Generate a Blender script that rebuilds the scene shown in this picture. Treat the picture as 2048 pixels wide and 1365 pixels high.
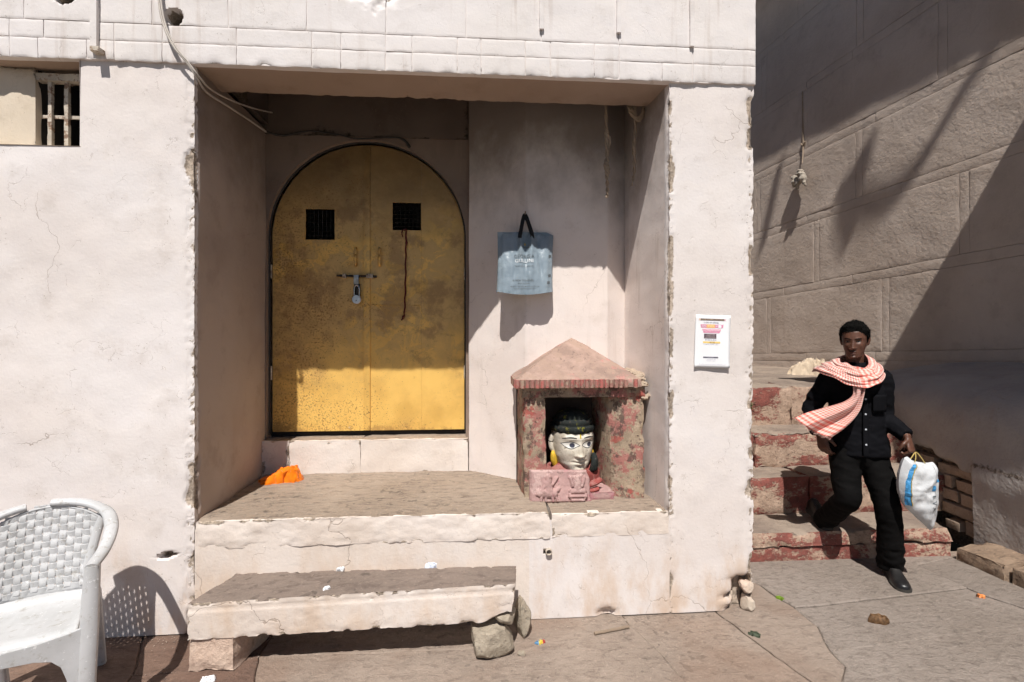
import bpy, bmesh, math, random
from mathutils import Vector, Matrix, noise
V = Vector
R = math.radians
rnd = random.Random(7)
sc = bpy.context.scene
for o in list(bpy.data.objects):
    bpy.data.objects.remove(o)
COL = sc.collection

# ------------------------------------------------------------------ camera, sky, sun, exposure
YAW = math.atan(.074)
cam = bpy.data.cameras.new('camera'); camo = bpy.data.objects.new('camera', cam); COL.objects.link(camo)
camo.location = (0, 0, 1.63); camo.rotation_euler = (R(90), 0, -YAW)
cam.sensor_width = 36; cam.lens = 17.58; cam.shift_y = -.0090; cam.clip_start = .05; cam.clip_end = 400
sc.camera = camo
SUN = V((.187, 1, -1.67)).normalized()
world = bpy.data.worlds.new('World'); sc.world = world; world.use_nodes = True
wt = world.node_tree; bg = wt.nodes['Background']
sky = wt.nodes.new('ShaderNodeTexSky'); sky.sky_type = 'NISHITA'; sky.sun_disc = False
sky.sun_elevation = math.asin(-SUN.z); sky.sun_rotation = math.atan2(-SUN.x, -SUN.y)
sky.air_density = .8; sky.dust_density = .7
wt.links.new(sky.outputs[0], bg.inputs[0]); bg.inputs[1].default_value = .05
sl = bpy.data.lights.new('sun', 'SUN'); sl.energy = 5.0; sl.angle = R(.55); sl.color = (1, .962, .91)
so = bpy.data.objects.new('sun', sl); COL.objects.link(so); so.rotation_euler = SUN.to_track_quat('-Z', 'Y').to_euler(); so.location = (0, -6, 14)
sc.view_settings.view_transform = 'Standard'; sc.view_settings.look = 'None'
sc.view_settings.exposure = .22; sc.view_settings.gamma = 1; sc.view_settings.use_curve_mapping = False
sc.render.engine = 'CYCLES'
sc.cycles.use_denoising = True; sc.cycles.max_bounces = 4; sc.cycles.diffuse_bounces = 3
sc.cycles.use_adaptive_sampling = True; sc.cycles.adaptive_threshold = .03; sc.cycles.adaptive_min_samples = 12

# ------------------------------------------------------------------ node helper
class T:
    def __init__(s, name):
        s.m = bpy.data.materials.new(name); s.m.use_nodes = True; s.t = s.m.node_tree
        s.b = s.t.nodes['Principled BSDF']
        g = s.add('ShaderNodeNewGeometry', {}); s.P = g.outputs['Position']; s.N = g.outputs['Normal']
    def add(s, typ, ins, **pr):
        n = s.t.nodes.new(typ)
        for k, v in pr.items(): setattr(n, k, v)
        for k, v in ins.items():
            if isinstance(v, bpy.types.NodeSocket): s.t.links.new(v, n.inputs[k])
            elif v is not None: n.inputs[k].default_value = v
        return n
    def noise(s, scale, detail=4, rough=.55, vec=None, dist=0):
        return s.add('ShaderNodeTexNoise', {'Vector': vec or s.P, 'Scale': scale, 'Detail': detail, 'Roughness': rough, 'Distortion': dist}).outputs['Fac']
    def vor(s, scale, feature='F1', vec=None, out='Distance'):
        return s.add('ShaderNodeTexVoronoi', {'Vector': vec or s.P, 'Scale': scale}, feature=feature).outputs[out]
    def mr(s, f, a, b, c=0., d=1.):
        return s.add('ShaderNodeMapRange', {0: f, 1: a, 2: b, 3: c, 4: d}, interpolation_type='SMOOTHSTEP').outputs[0]
    def mix(s, f, a, b, blend='MIX'):
        n = s.add('ShaderNodeMix', {0: f}, data_type='RGBA', blend_type=blend)
        for i, v in ((6, a), (7, b)):
            if isinstance(v, bpy.types.NodeSocket): s.t.links.new(v, n.inputs[i])
            else: n.inputs[i].default_value = (*v, 1) if len(v) == 3 else v
        return n.outputs[2]
    def mth(s, op, a, b=None, c=None):
        return s.add('ShaderNodeMath', {0: a, 1: b, 2: c}, operation=op, use_clamp=False).outputs[0]
    def mul(s, a, b): return s.mth('MULTIPLY', a, b)
    def scl(s, x, y, z, vec=None):
        return s.add('ShaderNodeVectorMath', {0: vec or s.P, 1: (x, y, z)}, operation='MULTIPLY').outputs[0]
    def warp(s, scale, amt, vec=None):
        v = vec or s.P
        c = s.add('ShaderNodeTexNoise', {'Vector': v, 'Scale': scale, 'Detail': 4.}).outputs['Color']
        d = s.add('ShaderNodeVectorMath', {0: c, 1: (.5, .5, .5)}, operation='SUBTRACT').outputs[0]
        return s.add('ShaderNodeVectorMath', {0: d, 1: (amt, amt, amt), 2: v}, operation='MULTIPLY_ADD').outputs[0]
    def xyz(s, vec=None):
        n = s.add('ShaderNodeSeparateXYZ', {0: vec or s.P}); return n.outputs
    def attr(s, name):
        return s.add('ShaderNodeAttribute', {}, attribute_name=name).outputs['Fac']
    def bump(s, h, strength, dist, normal=None):
        return s.add('ShaderNodeBump', {'Height': h, 'Strength': strength, 'Distance': dist, 'Normal': normal}).outputs[0]
    def fin(s, col, rough=.8, normal=None, spec=.3, metal=0., **kw):
        for k, v in (('Base Color', col), ('Roughness', rough), ('Normal', normal), ('Specular IOR Level', spec), ('Metallic', metal), *kw.items()):
            if v is None: continue
            if isinstance(v, bpy.types.NodeSocket): s.t.links.new(v, s.b.inputs[k])
            elif k == 'Base Color': s.b.inputs[k].default_value = (*v, 1)
            else: s.b.inputs[k].default_value = v
        return s.m

def plain(name, col, rough=.6, spec=.3, metal=0., var=.12, vs=9., bs=0., bsc=60.):
    t = T(name)
    n = t.noise(vs, 5)
    c = t.mix(t.mr(n, .3, .7), tuple(x * (1 - var) for x in col), tuple(min(1, x * (1 + var)) for x in col))
    nm = t.bump(t.noise(bsc, 4), bs, .004) if bs else None
    return t.fin(c, rough, nm, spec, metal)

def plaster(name, a, b, expo, bump=.5, cracks=1., base=1., drips=.0, grain=1., spots=.6, painted_shade=0., fine_sc=60.):
    t = T(name); x, y, z = t.xyz()
    big = t.noise(1.1, 3, .6); med = t.noise(5, 5, .68)
    c = t.mix(t.mr(big, .34, .66), a, b)
    # overlapping coats of limewash and grey smudges
    coat = t.mr(t.noise(2.4, 5, .68), .50, .525)
    c = t.mix(t.mul(coat, .22), c, tuple(min(1, v * k) for v, k in zip(a, (1.05, 1.03, .99))))
    c = t.mix(t.mul(t.mr(med, .52, .72), .42), c, tuple(v * k for v, k in zip(b, (.80, .78, .75))))
    sp = t.mul(t.mr(t.noise(75, 2, .7), .66, .72), t.mr(med, .46, .60))
    c = t.mix(t.mul(sp, spots), c, (.30, .24, .19))
    ck = None
    if cracks:
        e1 = t.vor(.9, 'DISTANCE_TO_EDGE', t.warp(4.0, .42))
        k1 = t.mul(t.mr(e1, .0006, .0028, 1, 0), t.mr(big, .52, .57))
        e2 = t.vor(6.5, 'DISTANCE_TO_EDGE', t.warp(9.0, .2))
        k2 = t.mul(t.mr(e2, .003, .014, 1, 0), t.mr(t.noise(7., 1), .56, .64))
        ck = t.mth('MAXIMUM', k1, t.mul(k2, .55))
        c = t.mix(t.mul(ck, .5 * cracks), c, (.24, .18, .14))
    if base:
        st = t.mul(t.mr(z, .0, .75, 1, 0), t.mr(t.noise(4.5, 5, .68, t.scl(1, 1, .4)), .42, .68))
        c = t.mix(t.mul(st, base * .6), c, (.54, .36, .22))
    if drips:
        dn = t.mul(t.mr(t.noise(7, 3, .6, t.scl(2.2, 2.2, .16)), .56, .72), t.mr(big, .40, .58))
        c = t.mix(t.mul(dn, drips), c, (.42, .33, .27))
    if painted_shade:
        sm_ = t.mul(t.mr(t.mth('ADD', z, t.mul(t.noise(2.6, 5, .66, t.scl(1, 1, .8)), 1.0)), 2.85, 3.6), painted_shade)
        c = t.mix(sm_, c, (.16, .12, .095))  # painted shade: colour darkens towards the recess top with a noisy edge
    ch = t.attr('chip'); fine = t.noise(40, 3, .7)
    chm = t.mr(t.mth('ADD', ch, t.mul(t.mth('SUBTRACT', fine, .5), .7)), .3, .55)
    c = t.mix(chm, c, t.mix(t.mr(fine, .4, .62), expo, tuple(v * .55 for v in expo)))
    h = t.mth('ADD', t.mul(big, .8), t.mul(t.noise(fine_sc, 3, .62), .16 * grain))
    h = t.mth('ADD', h, t.mul(med, .38))
    h = t.mth('ADD', h, t.mul(chm, t.mul(fine, .6)))
    if ck: h = t.mth('SUBTRACT', h, t.mul(ck, .14))
    return t.fin(c, .9, t.bump(h, bump, .016), .12)

WHITE = plaster('whitewashed plaster', (.74, .69, .67), (.69, .625, .59), (.50, .41, .33), .40)
BANDM = plaster('whitewashed band plaster', (.745, .70, .685), (.70, .655, .63), (.42, .35, .28), .40, .5, 0, .35)
ROUGHM = plaster('rough whitewashed stone', (.74, .67, .62), (.67, .58, .51), (.50, .41, .32), .6, 1., .9)
RECESS = plaster('pinkish recess plaster', (.77, .695, .655), (.73, .64, .59), (.48, .39, .32), .30, .7, 0, .35, painted_shade=.80)
JAMB = plaster('shade dark jamb plaster', (.50, .41, .355), (.43, .34, .285), (.38, .30, .24), .30, .6, 0, .4, painted_shade=.7)  # darker plaster copy for the left jamb, its shade put into the colour
BACKW = plaster('shade dark back wall plaster', (.27, .205, .165), (.21, .155, .125), (.2, .15, .12), .3, .6, 0, .3)  # deep shade round the arch put into the base colour
SOFFIT = plaster('shade dark soffit plaster', (.40, .305, .245), (.33, .245, .19), (.22, .17, .13), .35, .6, 0)  # underside darkened in colour to stand in for its shade
CREAM = plaster('cream niche plaster', (.64, .55, .44), (.58, .48, .37), (.42, .35, .28), .5, .5, 0)
SHADEDARK = plaster('shade dark plaster', (.10, .078, .066), (.07, .053, .045), (.1, .08, .06), .4, 0, 0)  # dark colour stands in for shade on ceiling, ledge and shrine back
ALLEY = plaster('grey alley render', (.56, .47, .405), (.47, .385, .325), (.25, .2, .16), .62, .25, 0, .35, 3.2, .7, 0, 26.)
ALLEYLOW = plaster('weathered lower render', (.43, .395, .37), (.33, .295, .275), (.23, .18, .14), .95, .5, .4, .45, 3.2, .95, 0, 30.)
DARK = plain('unlit interior', (.03, .027, .025), .9)

def stone(name, a, b, c3, streak=(1, 1, 1), bump=.6, stain=None, rand=False, spots=.5):
    t = T(name)
    big = t.noise(1.3, 4, .6); n2 = t.noise(10, 6, .7, t.scl(*streak), .5); n3 = t.noise(48, 3, .7)
    c = t.mix(t.mr(big, .35, .65), a, b)
    c = t.mix(t.mul(t.mr(n2, .46, .70), .8), c, c3)
    c = t.mix(t.mul(t.mr(n3, .56, .70), .45), c, tuple(min(1, q * 1.5) for q in a))
    c = t.mix(t.mul(t.mul(t.mr(t.noise(19, 2, .6), .60, .68), t.mr(big, .42, .56)), spots), c, (.045, .036, .032))
    if stain:
        c = t.mix(t.mul(t.mr(t.noise(1.0, 3, .6), .48, .64), .6), c, stain)
    if rand:
        oi = t.add('ShaderNodeObjectInfo', {}).outputs['Random']
        c = t.mix(t.mr(oi, 0, 1, 0, .35), c, tuple(q * .72 for q in b))
    h = t.mth('ADD', n2, t.mul(n3, .5))
    return t.fin(c, t.mr(n2, .3, .7, .6, .85), t.bump(h, bump, .014), .25)

PAVE = stone('flagstone', (.34, .272, .222), (.265, .21, .17), (.165, .125, .102), (1.3, 2.4, 1), .8, (.25, .165, .12), True)
PAVEG = stone('grey flagstone', (.275, .232, .20), (.225, .187, .158), (.145, .117, .098), (1.6, 2.6, 1), .95, None, True, .3)
PAVER = stone('reddish stained flagstone', (.225, .15, .112), (.165, .105, .078), (.085, .06, .048), (1, 2.2, 1), .75, (.12, .072, .055), True, .7)
PLAT = stone('worn platform stone', (.345, .275, .215), (.28, .22, .17), (.155, .118, .095), (1, 3, 1), .6)
BENCHTOP = stone('bench top stone', (.23, .18, .15), (.185, .145, .12), (.125, .095, .08), (1, 2, 1), .5)
ROCK = stone('grey tan rock', (.38, .325, .255), (.30, .25, .19), (.2, .165, .125), (1, 1, 2), .9)
BRICKM = stone('old brick', (.44, .335, .25), (.36, .27, .20), (.25, .18, .135), (1, 1, 1), .9, None, True)
KERBM = stone('kerb stone', (.30, .215, .15), (.22, .155, .11), (.125, .09, .065), (1, 1.5, 1), .9)

def redstep():
    t = T('peeling red step paint'); nx, ny, nz = t.xyz(t.N)
    n1 = t.noise(3, 4, .6); n2 = t.noise(15, 5, .7, t.scl(1, 1.6, 1)); n3 = t.noise(45, 3, .7)
    top = t.mix(t.mr(n1, .35, .65), (.30, .24, .19), (.22, .172, .14))
    top = t.mix(t.mul(t.mr(n2, .5, .72), .6), top, (.11, .083, .07))
    red = t.mix(t.mr(n2, .35, .65), (.27, .09, .07), (.19, .065, .053))
    bare = t.mix(t.mr(n2, .35, .65), (.52, .40, .30), (.40, .30, .22))
    pe = t.mr(t.mth('ADD', t.mul(t.noise(4.2, 6, .74, t.scl(.8, 1, 1.4)), 1.), t.mul(n3, .2)), .56, .64)
    ris = t.mix(t.mul(pe, .8), red, bare)
    ris = t.mix(t.mul(t.mr(n3, .55, .66), .45), ris, (.08, .055, .045))
    m = t.mr(t.mth('ADD', nz, t.mul(t.mth('SUBTRACT', n2, .5), .5)), .45, .65)
    c = t.mix(m, ris, top)
    h = t.mth('ADD', n2, t.mth('SUBTRACT', t.mul(n3, .4), t.mul(pe, .3)))
    return t.fin(c, .78, t.bump(h, .8, .014), .25)
REDSTEP = redstep()

def golddoor():
    t = T('gold painted sheet metal'); x, y, z = t.xyz()
    n1 = t.noise(2.2, 6, .62); n2 = t.noise(7, 7, .7, None, .8)
    c = t.mix(t.mr(n1, .36, .64), (.90, .56, .15), (.74, .44, .11))
    # brown film paints the shade over the upper leaves, rubbed back to yellow round the handles
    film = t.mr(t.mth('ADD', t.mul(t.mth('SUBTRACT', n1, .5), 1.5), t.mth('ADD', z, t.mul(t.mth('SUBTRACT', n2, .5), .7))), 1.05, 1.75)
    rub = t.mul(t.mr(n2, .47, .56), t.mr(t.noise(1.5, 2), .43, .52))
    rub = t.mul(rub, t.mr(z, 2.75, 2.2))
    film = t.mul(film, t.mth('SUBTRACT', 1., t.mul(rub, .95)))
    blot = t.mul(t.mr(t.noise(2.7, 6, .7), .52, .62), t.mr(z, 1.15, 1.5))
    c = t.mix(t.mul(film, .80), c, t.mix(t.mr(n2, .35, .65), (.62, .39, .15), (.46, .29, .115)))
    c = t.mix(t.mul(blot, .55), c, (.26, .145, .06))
    doorshade = t.mr(t.mth('ADD', z, t.mul(t.noise(2.0, 5, .66), 1.0)), 2.75, 3.5)  # shade under the arch painted in, darker towards the door top
    c = t.mix(t.mul(doorshade, .8), c, (.15, .088, .034))
    dens = t.mth('ADD', t.mr(x, -1.5, -.1, .085, -.02), t.mul(t.mth('SUBTRACT', t.noise(2.3, 4), .5), .35))
    dens = t.mth('ADD', dens, t.mr(z, .88, 1.25, .05, 0))
    rs = t.mth('ADD', t.noise(70, 4, .72), dens)
    rust = t.mr(rs, .635, .70)
    rust2 = t.mr(t.mth('ADD', t.noise(9, 7, .74), t.mth('ADD', t.mr(z, .88, .98, .17, 0), t.mr(x, -1.52, -1.25, .13, 0))), .62, .74)
    r = t.mth('MAXIMUM', rust, t.mul(rust2, .7))
    c = t.mix(t.mul(r, .8), c, t.mix(t.noise(30, 3), (.34, .16, .045), (.15, .07, .03)))
    c = t.mix(t.mul(t.mr(t.noise(26, 5, .75), .67, .70), t.mr(z, 1.3, .95)), c, (.66, .56, .44))
    h = t.mth('SUBTRACT', t.mul(t.noise(1.7, 3), 1.6), t.mul(r, .12))
    return t.fin(c, t.mth('ADD', t.mr(n2, .3, .7, .38, .56), t.mul(r, .3)), t.bump(h, .4, .02), .5, t.mul(t.mth('SUBTRACT', 1., r), .2))
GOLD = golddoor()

def peel(name, base, paints, bump=.8, sc_=1.):
    t = T(name)
    c = t.mix(t.mr(t.noise(7 * sc_, 6, .65), .35, .65), base, tuple(v * .68 for v in base))
    for i, (col, lo, s) in enumerate(paints):
        off = t.add('ShaderNodeVectorMath', {0: t.P, 1: (3.1 * i, 1.7 * i, 5.3 * i)}, operation='ADD').outputs[0]
        m = t.mul(t.mr(t.noise(s * sc_, 7, .72, off), lo - .015, lo + .05), .85)
        c = t.mix(m, c, col)
    c = t.mix(t.mul(t.mr(t.noise(30 * sc_, 4, .7), .58, .68), .5), c, (.12, .085, .07))
    h = t.mth('ADD', t.noise(16, 7, .7), t.mul(t.noise(70, 4, .7), .5))
    return t.fin(c, .8, t.bump(h, bump, .010), .2)
SHRINE = peel('peeling pink and red paint', (.40, .31, .22), [((.36, .135, .12), .50, 9), ((.11, .072, .06), .535, 12), ((.43, .335, .245), .545, 17), ((.36, .085, .07), .585, 8), ((.44, .24, .20), .60, 14)])
SHRINEROOF = peel('dusty pink roof render', (.42, .29, .235), [((.44, .22, .19), .585, 6), ((.36, .25, .195), .52, 9)], .6)
FRINGE = peel('red fringe paint', (.40, .20, .165), [((.46, .14, .12), .52, 11), ((.40, .31, .23), .52, 16)], .5)
TABLET = peel('pink stained tablet stone', (.46, .29, .27), [((.52, .36, .33), .54, 7), ((.40, .17, .19), .58, 5)], .6)
METALDK = plain('dark metal', (.045, .04, .036), .5, .5, .6)
STEEL = plain('worn steel', (.42, .40, .37), .38, .5, .85, .3, 30)
RUSTBAR = peel('rusty cream bar paint', (.60, .53, .44), [((.17, .09, .055), .55, 22), ((.30, .19, .12), .58, 30)], .4)

# ------------------------------------------------------------------ object helpers
ORG = {}
def tag(o, label=None, cat=None, group=None, kind=None):
    for k, v in (('label', label), ('category', cat), ('group', group), ('kind', kind)):
        if v: o[k] = v
    return o
def empty(name, loc, label, cat, group=None):
    o = bpy.data.objects.new(name, None); COL.objects.link(o); o.location = loc; o.empty_display_size = .1
    ORG[o.name] = V(loc); return tag(o, label, cat, group)
def link(name, me, parent=None, org=None):
    o = bpy.data.objects.new(name, me); COL.objects.link(o)
    if parent is not None:
        o.parent = parent; ORG[o.name] = ORG[parent.name].copy()
    else:
        ORG[o.name] = V(org) if org is not None else V((0, 0, 0)); o.location = ORG[o.name]
    return o
def mk(name, verts, faces, mat, parent=None, org=None, smooth=True, sharp=40, uv=None, attrs=None, solid=None):
    off = ORG[parent.name] if parent is not None else (V(org) if org is not None else V((0, 0, 0)))
    me = bpy.data.meshes.new(name)
    me.from_pydata([tuple(V(v) - off) for v in verts], [], faces)
    if uv:
        l = me.uv_layers.new(name='UVMap')
        for lp in me.loops: l.data[lp.index].uv = uv[lp.vertex_index]
    for k, vals in (attrs or {}).items():
        a = me.attributes.new(k, 'FLOAT', 'POINT'); a.data.foreach_set('value', vals)
    for m in (mat if isinstance(mat, (list, tuple)) else [mat]): me.materials.append(m)
    me.validate(); me.update()
    if smooth:
        me.shade_smooth()
        if sharp: me.set_sharp_from_angle(angle=R(sharp))
    o = link(name, me, parent, org)
    if solid:
        md = o.modifiers.new('thickness', 'SOLIDIFY'); md.thickness = solid; md.offset = 0
    return o
def fb(p, s=1., o=3, k=0.):
    return noise.fractal(V((p[0] * s + k, p[1] * s + k * 1.7, p[2] * s - k)), 1., 2., o)
def sm(a, b, x):
    t = max(0., min(1., (x - a) / (b - a))); return t * t * (3 - 2 * t)
def frange(a, b, step, marks=(), fine=None, fw=.06):
    n = max(1, round(abs(b - a) / step)); l = {round(a + (b - a) * i / n, 5) for i in range(n + 1)}
    for m in marks:
        l.add(round(m, 5))
        if fine:
            k = int(fw / fine)
            for i in range(-k, k + 1):
                q = m + i * fine
                if a <= q <= b: l.add(round(q, 5))
    l = sorted(l); out = [l[0]]
    for q in l[1:]:
        if q - out[-1] > .003: out.append(q)
        elif any(abs(q - m) < 1e-5 for m in marks) or q == l[-1]: out[-1] = q
    return out

# damage and holes pushed into the facade: (x, z, radius x, radius z, depth)
PITS = [(-1.606, 3.318, .046, .044, .30), (-2.165, 3.415, .060, .055, .30), (.417, .385, .014, .012, .10), (-1.655, .425, .066, .019, .06)]
def pit(x, z, grow=1.):
    d = 0
    for (a, b, rx, rz, dep) in PITS:
        q = math.hypot((x - a) / rx / grow, (z - b - (.25 * (x - a) if b < 1 else 0)) / rz / grow) + (.16 if b > 1 else .5) * fb((x, 0, z), 28, 3)
        if q < 1.15: d = max(d, dep * (1 - sm(.72, 1.08, q)))
    # broken plaster patch on the band
    q = math.hypot((x + .66) / .25, (z - 3.49 + .12 * (x + .66)) / .10) + .8 * fb((x, 3, z), 8, 4)
    if q < 1: d = max(d, .024 * (1 - sm(.35, .95, q)) * (.6 + .8 * abs(fb((x, 5, z), 14, 3))))
    q = math.hypot((x - .75) / .07, (z - .02) / .035) + .5 * fb((x, 3, z), 16, 3)
    if q < 1: d = max(d, .03 * (1 - sm(.5, .95, q)))
    q = math.hypot((x - 1.60) / .15, (z - .06) / .17) + .45 * fb((x, 3, z), 12, 3)
    if q < 1: d = max(d, .07 * (1 - sm(.6, .95, q)))
    return d

def dens(path, step, fine=None, fw=.07):
    pts = []; cs = [0.]
    s0 = 0.
    for (a, b) in zip(path[:-1], path[1:]):
        L = math.hypot(b[0] - a[0], b[1] - a[1])
        us = frange(0, L, step, (0, L), fine, fw)
        for u in us[:-1]: pts.append((a[0] + (b[0] - a[0]) * u / L, a[1] + (b[1] - a[1]) * u / L, s0 + u))
        s0 += L; cs.append(s0)
    pts.append((*path[-1], s0)); return pts, cs

def fold_sheet(name, path, zs, mat, parent, amp=.006, chips={}, skip=None, step=.045, fine=.012, usepit=False, extra=None):
    pts, cs = dens(path, step, fine)
    n = len(pts); verts = []; at = []
    for i, (x, y, s) in enumerate(pts):
        a = pts[max(0, i - 1)]; b = pts[min(n - 1, i + 1)]
        tx, ty = b[0] - a[0], b[1] - a[1]; L = math.hypot(tx, ty); nx, ny = ty / L, -tx / L
        for z in zs:
            p = V((x, y, z)); d = amp * fb(p, 1.6, 3) + amp * .35 * fb(p, 7, 2); ch = 0
            for ci, (w, am) in chips.items():
                q = abs(s - cs[ci])
                if q < w:
                    wq = w * (.55 + .6 * abs(fb(V((x, y, z)), 6, 3, 3))); q2 = q / wq
                    c = 0 if q2 >= 1 else am * (1 - q2 ** 3) * min(1.15, .10 + .75 * abs(fb(p, 31, 4, 2.3)) + .85 * sm(.10, .42, fb(p, 4.3, 6, 7.7)))
                    d -= c; ch = max(ch, c / am)
            if usepit and abs(ny + 1) < .2:
                q = pit(x, z); d -= q; ch = max(ch, min(.8, q * 12))
            if extra:
                q, c2 = extra(p); d += q; ch = max(ch, c2)
            verts.append((x + nx * d, y + ny * d, z)); at.append(ch)
    m = len(zs); faces = []
    for i in range(n - 1):
        for j in range(m - 1):
            if skip and skip((pts[i][0] + pts[i + 1][0]) / 2, (pts[i][1] + pts[i + 1][1]) / 2, (zs[j] + zs[j + 1]) / 2): continue
            faces.append((i * m + j, (i + 1) * m + j, (i + 1) * m + j + 1, i * m + j + 1))
    return mk(name, verts, faces, mat, parent, attrs={'chip': at}, sharp=50)

def hexa(c8, nx, ny, nz, amp=.004, chip=.0, seed=0., fr=6., fw=.10, bulge=0., nsc=3):
    """rough box: c8 = bottom 4 corners (LF, RF, RB, LB) then top 4; rounded and chipped along the edges"""
    c8 = [V(c) for c in c8]; idx = {}; verts = []; at = []
    def P(u, v, w):
        b = c8[0] * (1 - u) * (1 - v) + c8[1] * u * (1 - v) + c8[2] * u * v + c8[3] * (1 - u) * v
        t = c8[4] * (1 - u) * (1 - v) + c8[5] * u * (1 - v) + c8[6] * u * v + c8[7] * (1 - u) * v
        return b * (1 - w) + t * w
    ctr = P(.5, .5, .5)
    ex = (P(1, .5, .5) - P(0, .5, .5)); ey = (P(.5, 1, .5) - P(.5, 0, .5)); ez = (P(.5, .5, 1) - P(.5, .5, 0))
    L = (ex.length, ey.length, ez.length); ex.normalize(); ey.normalize(); ez.normalize()
    def spaced(n, l):
        e = min(.25, fw * .35 / l)
        o = [0, e * .4, e] + [e + (1 - 2 * e) * i / n for i in range(1, n)] + [1 - e, 1 - e * .4, 1]
        return o
    us, vs, ws = spaced(nx, L[0]), spaced(ny, L[1]), spaced(nz, L[2])
    def vert(i, j, k):
        key = (i, j, k)
        if key in idx: return idx[key]
        u, v, w = us[i], vs[j], ws[k]; p = P(u, v, w)
        nn = V((0, 0, 0)); dist = []
        for (q, l, e) in ((u, L[0], ex), (v, L[1], ey), (w, L[2], ez)):
            if q <= 0: nn -= e
            elif q >= 1: nn += e
            dist.append(min(q, 1 - q) * l)
        dist.sort(); d2 = dist[1]
        nn.normalize()
        c = 0.
        if chip:
            f = max(0., 1 - d2 / fw); c = chip * f * f * max(.14, min(1.4, fb(p, fr, 4, seed + 9) * 2.3 + .02))
        q = p + nn * (amp * fb(p, nsc, 3, seed) + amp * .5 * fb(p, nsc * 5, 3, seed)) - nn * c
        if bulge: q += (p - ctr).normalized() * bulge * (1 - (2 * w - 1) ** 2)
        idx[key] = len(verts); verts.append(q); at.append(min(1, c / chip) if chip else 0); return idx[key]
    A, B, C = len(us) - 1, len(vs) - 1, len(ws) - 1; faces = []
    for i in range(A):
        for j in range(B):
            faces.append((vert(i, j, 0), vert(i, j + 1, 0), vert(i + 1, j + 1, 0), vert(i + 1, j, 0)))
            faces.append((vert(i, j, C), vert(i + 1, j, C), vert(i + 1, j + 1, C), vert(i, j + 1, C)))
    for i in range(A):
        for k in range(C):
            faces.append((vert(i, 0, k), vert(i + 1, 0, k), vert(i + 1, 0, k + 1), vert(i, 0, k + 1)))
            faces.append((vert(i, B, k), vert(i, B, k + 1), vert(i + 1, B, k + 1), vert(i + 1, B, k)))
    for j in range(B):
        for k in range(C):
            faces.append((vert(0, j, k), vert(0, j, k + 1), vert(0, j + 1, k + 1), vert(0, j + 1, k)))
            faces.append((vert(A, j, k), vert(A, j + 1, k), vert(A, j + 1, k + 1), vert(A, j, k + 1)))
    return verts, faces, at
def box8(x0, x1, y0, y1, z0, z1):
    return [(x0, y0, z0), (x1, y0, z0), (x1, y1, z0), (x0, y1, z0), (x0, y0, z1), (x1, y0, z1), (x1, y1, z1), (x0, y1, z1)]
def rbox(name, c8, n, mat, parent=None, org=None, amp=.004, chip=.01, seed=0., sharp=50, **kw):
    v, f, a = hexa(c8, *n, amp=amp, chip=chip, seed=seed, **kw)
    return mk(name, v, f, mat, parent, org, sharp=sharp, attrs={'chip': a})
def bbox(name, x0, x1, y0, y1, z0, z1, mat, parent=None, org=None, bev=.003):
    """small clean box with bevelled edges"""
    bm = bmesh.new(); bmesh.ops.create_cube(bm, size=1)
    for v in bm.verts: v.co = V((x0 + (v.co.x + .5) * (x1 - x0), y0 + (v.co.y + .5) * (y1 - y0), z0 + (v.co.z + .5) * (z1 - z0)))
    if bev: bmesh.ops.bevel(bm, geom=bm.edges[:], offset=bev, segments=2, affect='EDGES', profile=.6)
    vs = [v.co.copy() for v in bm.verts]; bm.verts.index_update(); fs = [[v.index for v in f.verts] for f in bm.faces]; bm.free()
    return mk(name, vs, fs, mat, parent, org, sharp=35)
def smooth_path(pts, n=6):
    """Catmull-Rom through points given as tuples of any length"""
    P = [tuple(p) for p in pts]; P = [tuple(2 * a - b for a, b in zip(P[0], P[1]))] + P + [tuple(2 * a - b for a, b in zip(P[-1], P[-2]))]
    out = []
    for i in range(1, len(P) - 2):
        for k in range(n):
            t = k / n
            out.append(tuple(.5 * (2 * b + (c - a) * t + (2 * a - 5 * b + 4 * c - d) * t * t + (3 * b - a - 3 * c + d) * t ** 3) for a, b, c, d in zip(P[i - 1], P[i], P[i + 1], P[i + 2])))
    out.append(P[-2]); return out
def loft(rings, cap=True, close=True):
    verts = []; faces = []; n = len(rings[0])
    for r in rings: verts += [V(p) for p in r]
    for i in range(len(rings) - 1):
        for j in range(n if close else n - 1):
            a = i * n + j; b = i * n + (j + 1) % n
            faces.append((a, b, b + n, a + n))
    if cap:
        faces.append(tuple(range(n - 1, -1, -1))); faces.append(tuple((len(rings) - 1) * n + j for j in range(n)))
    return verts, faces
def tube(path, seg=8, up=V((0, 0, 1)), rx=None, ry=None, cap=True, twist=0.):
    """path: (x,y,z,r) or (x,y,z,r1,r2); r1 across, r2 along 'up'"""
    rings = []; n = len(path)
    for i, p in enumerate(path):
        a = V(path[max(0, i - 1)][:3]); b = V(path[min(n - 1, i + 1)][:3]); d = (b - a).normalized()
        u = up - d * up.dot(d)
        if u.length < 1e-3: u = V((0, 1, 0)) - d * d.y
        u.normalize(); s = d.cross(u)
        r1 = p[3]; r2 = p[4] if len(p) > 4 else p[3]
        rings.append([V(p[:3]) + s * (r1 * math.cos(2 * math.pi * k / seg + twist * i)) + u * (r2 * math.sin(2 * math.pi * k / seg + twist * i)) for k in range(seg)])
    return loft(rings, cap)
def join(*parts):
    v = []; f = []
    for a, b in parts:
        o = len(v); v += a; f += [tuple(i + o for i in q) for q in b]
    return v, f
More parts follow.
